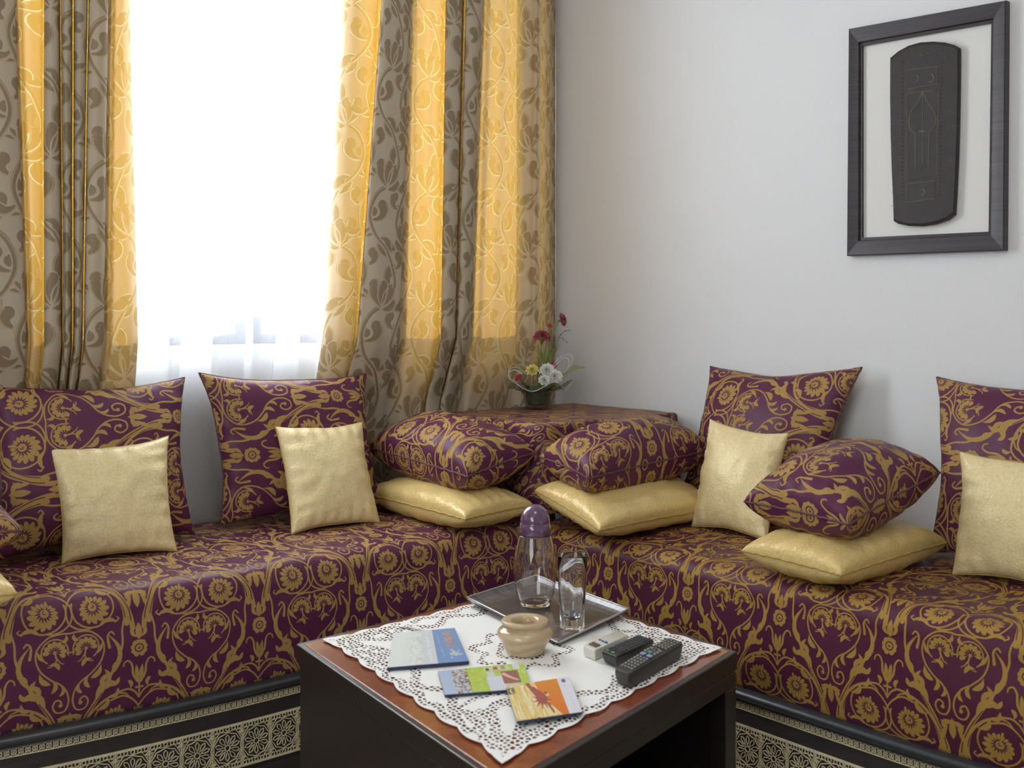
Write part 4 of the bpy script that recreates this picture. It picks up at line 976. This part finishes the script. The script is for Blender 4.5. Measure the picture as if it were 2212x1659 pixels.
def bloom(name, label, cat, c, axis, R, mat, root, layers=6, flat=.5, petals=11, green=True, r0=.0017, group=None, bow=0.):
    T = empty(name, root); tag(T, label, cat, group); c = Vector(c); ax = Vector(axis).normalized(); s = ax.orthogonal().normalized(); t = ax.cross(s)
    mb = MB()
    for l in range(layers):
        k = (l+1)/layers; n = petals*4; rows = []
        for j in range(5):
            v = j/4; r_ = []
            for i in range(n+1):
                a = 2*math.pi*i/n+l*.5; rr_ = R*k*v*(1+.10*math.sin(petals*a)*v+.05*math.sin(petals*2.3*a+l)*v); h = R*flat*(math.sqrt(max(0, 1-k*k))*.75+.10)*v**.6+R*.17*math.sin(petals*1.7*a+l*2)*v*v
                r_.append(c+s*rr_*math.cos(a)+t*rr_*math.sin(a)+ax*h)
            rows.append(r_)
        mb.grid(rows)
    mb.build('petals', mat, T, smooth=True)
    if green: MB().tube([c-ax*R*.7, c-ax*R*.3, c+ax*R*.08], [R*.12, R*.24, R*.40], 8).build('calyx', M['stem'], T, smooth=True)
    m2 = MB(); stem(m2, root, c-ax*R*(.6 if green else 0), r0, bow); m2.build('stem', M['stem'], T, smooth=True)
    return T
rt_ = lambda dx, dy=0: fb+Vector((dx, dy, .06))
bloom('carnation', 'wide flat crimson carnation, largest red bloom of the bouquet', 'flower', fp(1171, 731), (.1, -.35, 1), .028, M['red'], rt_(-.004), flat=.95, group='red carnations')
bloom('carnation', 'crimson carnation highest in the bouquet, turned to the right', 'flower', fp(1214, 691), (.9, -.35, .28), .021, M['red'], rt_(.008), flat=.6, group='red carnations', bow=-.006)
bloom('carnation', 'small crimson bud between the two larger red blooms', 'flower', fp(1187, 705, .01), (.2, -.6, .8), .0095, M['red'], rt_(.004, .01), layers=3, flat=.9, petals=7, group='red carnations')
bloom('carnation', 'small red bloom low at the left rim of the bowl', 'flower', fp(1120, 816, -.05), (-.6, -.5, .5), .013, M['red'], rt_(-.02), layers=3, flat=.7, petals=8, group='red carnations')
bloom('carnation', 'dark red bloom half hidden behind the white flowers', 'flower', fp(1196, 788, .03), (.3, -.7, .5), .011, M['red'], rt_(.015, .02), layers=3, flat=.7, petals=8, group='red carnations')
bloom('chrysanthemum', 'pale yellow ruffled bloom at the left of the white flowers', 'flower', fp(1150, 800, -.03), (-.1, -.7, .7), .021, M['yellow'], rt_(-.01), flat=.7, petals=9)
for k, (x, y, d, r, lb) in enumerate(((1182, 800, -.03, .024, 'white ruffled bloom highest of the three white ones'), (1199, 814, -.045, .024, 'white ruffled bloom at the right of the three white ones'), (1176, 822, -.06, .019, 'white ruffled bloom lowest and nearest of the three white ones'))):
    bloom('chrysanthemum', lb, 'flower', fp(x, y, d), (.1*k-.1, -.75, .6), r, M['white_fl'], rt_(.0+.006*k), flat=.7, petals=9, group='white blooms')
# feathery greens, fern, reed loops, twig
T = empty('asparagus_fern', rt_(0)); tag(T, 'fine feathery green sprigs rising behind the carnation stems', 'foliage')
for k in range(7):
    mb = MB(); b = fp(1160+k*8+rf.uniform(-3, 3), 745+rf.uniform(-8, 22), rf.uniform(-.01, .03)); a = rt_(rf.uniform(-.01, .01)); stem(mb, a, b, .0009)
    for i in range(34):
        t = .35+.65*i/33; p = a+(b-a)*t; v = Vector((rf.uniform(-1, 1), rf.uniform(-1, 1), rf.uniform(.2, 1.2))).normalized(); mb.tube([p, p+v*rf.uniform(.008, .017)], .00045, 3)
    mb.build('sprig', M['fern'], T)
def fern(label, a, b, w):
    T = empty('fern_leaf', a); tag(T, label, 'leaf'); mb = MB(); a, b = Vector(a), Vector(b); pt = [a+(b-a)*t+Z*.012*math.sin(math.pi*t) for t in [i/16 for i in range(17)]]; mb.tube(pt, .0008, 5); mb.build('rachis', M['stem'], T)
    d = (b-a).normalized(); s = d.cross(Vector((0, 1, 0))).normalized(); mb = MB()
    for i in range(2, 17):
        for sg in (1, -1): L = w*math.sin(math.pi*(.15+.85*i/16))*1.0+.003; leafm(mb, pt[i], s*sg+d*.6, L, .0011, Vector((0, 1, 0)))
    tag(mb.build('leaflets', M['fern'], T, smooth=True), kind='stuff')
fern('green fern leaf pointing right out of the bowl towards the wall', fp(1205, 820, -.02), fp(1262, 794, -.02), .012)
fern('short green fern leaf at the left side of the bowl', fp(1145, 812, .0), fp(1112, 797, .0), .009)
def loop(label, pts, r=.0014):
    T = empty('reed_loop', Vector(pts[0])); tag(T, label, 'dried reed', 'bleached reed loops')
    q_ = crv([(p.x, p.z) for p in pts], 8); n = len(q_); MB().tube([Vector((a[0], pts[0].y+(pts[-1].y-pts[0].y)*i/n, a[1])) for i, a in enumerate(q_)], r, 6).build('reed', M['loop'], T, smooth=True)
loop('tall bleached reed loop arching over the right side of the bowl', [fp(1191, 795, -.01), fp(1205, 776), fp(1222, 766), (lambda v: v)(fp(1235, 768)), fp(1236, 780), fp(1228, 800), fp(1214, 818)])
loop('inner bleached reed loop right of the white blooms', [fp(1192, 800, -.03), fp(1204, 783), fp(1218, 772), fp(1228, 778), fp(1226, 794), fp(1217, 806, -.03)])
loop('bleached reed loop curling round the small red bloom at left', [fp(1128, 808, -.06), fp(1112, 797), fp(1099, 803), fp(1100, 815), fp(1111, 824, -.06)])
loop('upper bleached reed loop at the left side of the bowl', [fp(1140, 812, -.02), fp(1122, 795), fp(1105, 794), fp(1098, 804), fp(1104, 818, -.02)], .0011)
T = empty('dried_twig', rt_(.01)); tag(T, 'thin brown dried twig standing out right of the top carnation stem', 'twig'); mb = MB()
base = fp(1196, 770); mb.tube([rt_(.01), base, fp(1207, 728), fp(1218, 716), fp(1232, 713)], .0009, 5); mb.tube([fp(1207, 728), fp(1216, 732), fp(1226, 740)], .0007, 5)
for x, y in ((1232, 713), (1226, 707), (1212, 722), (1216, 730), (1226, 740), (1221, 714)): mb.lathe([(0, -.002), (.002, 0), (0, .002)], fp(x, y), 6)
mb.build('branch', M['twig'], T)
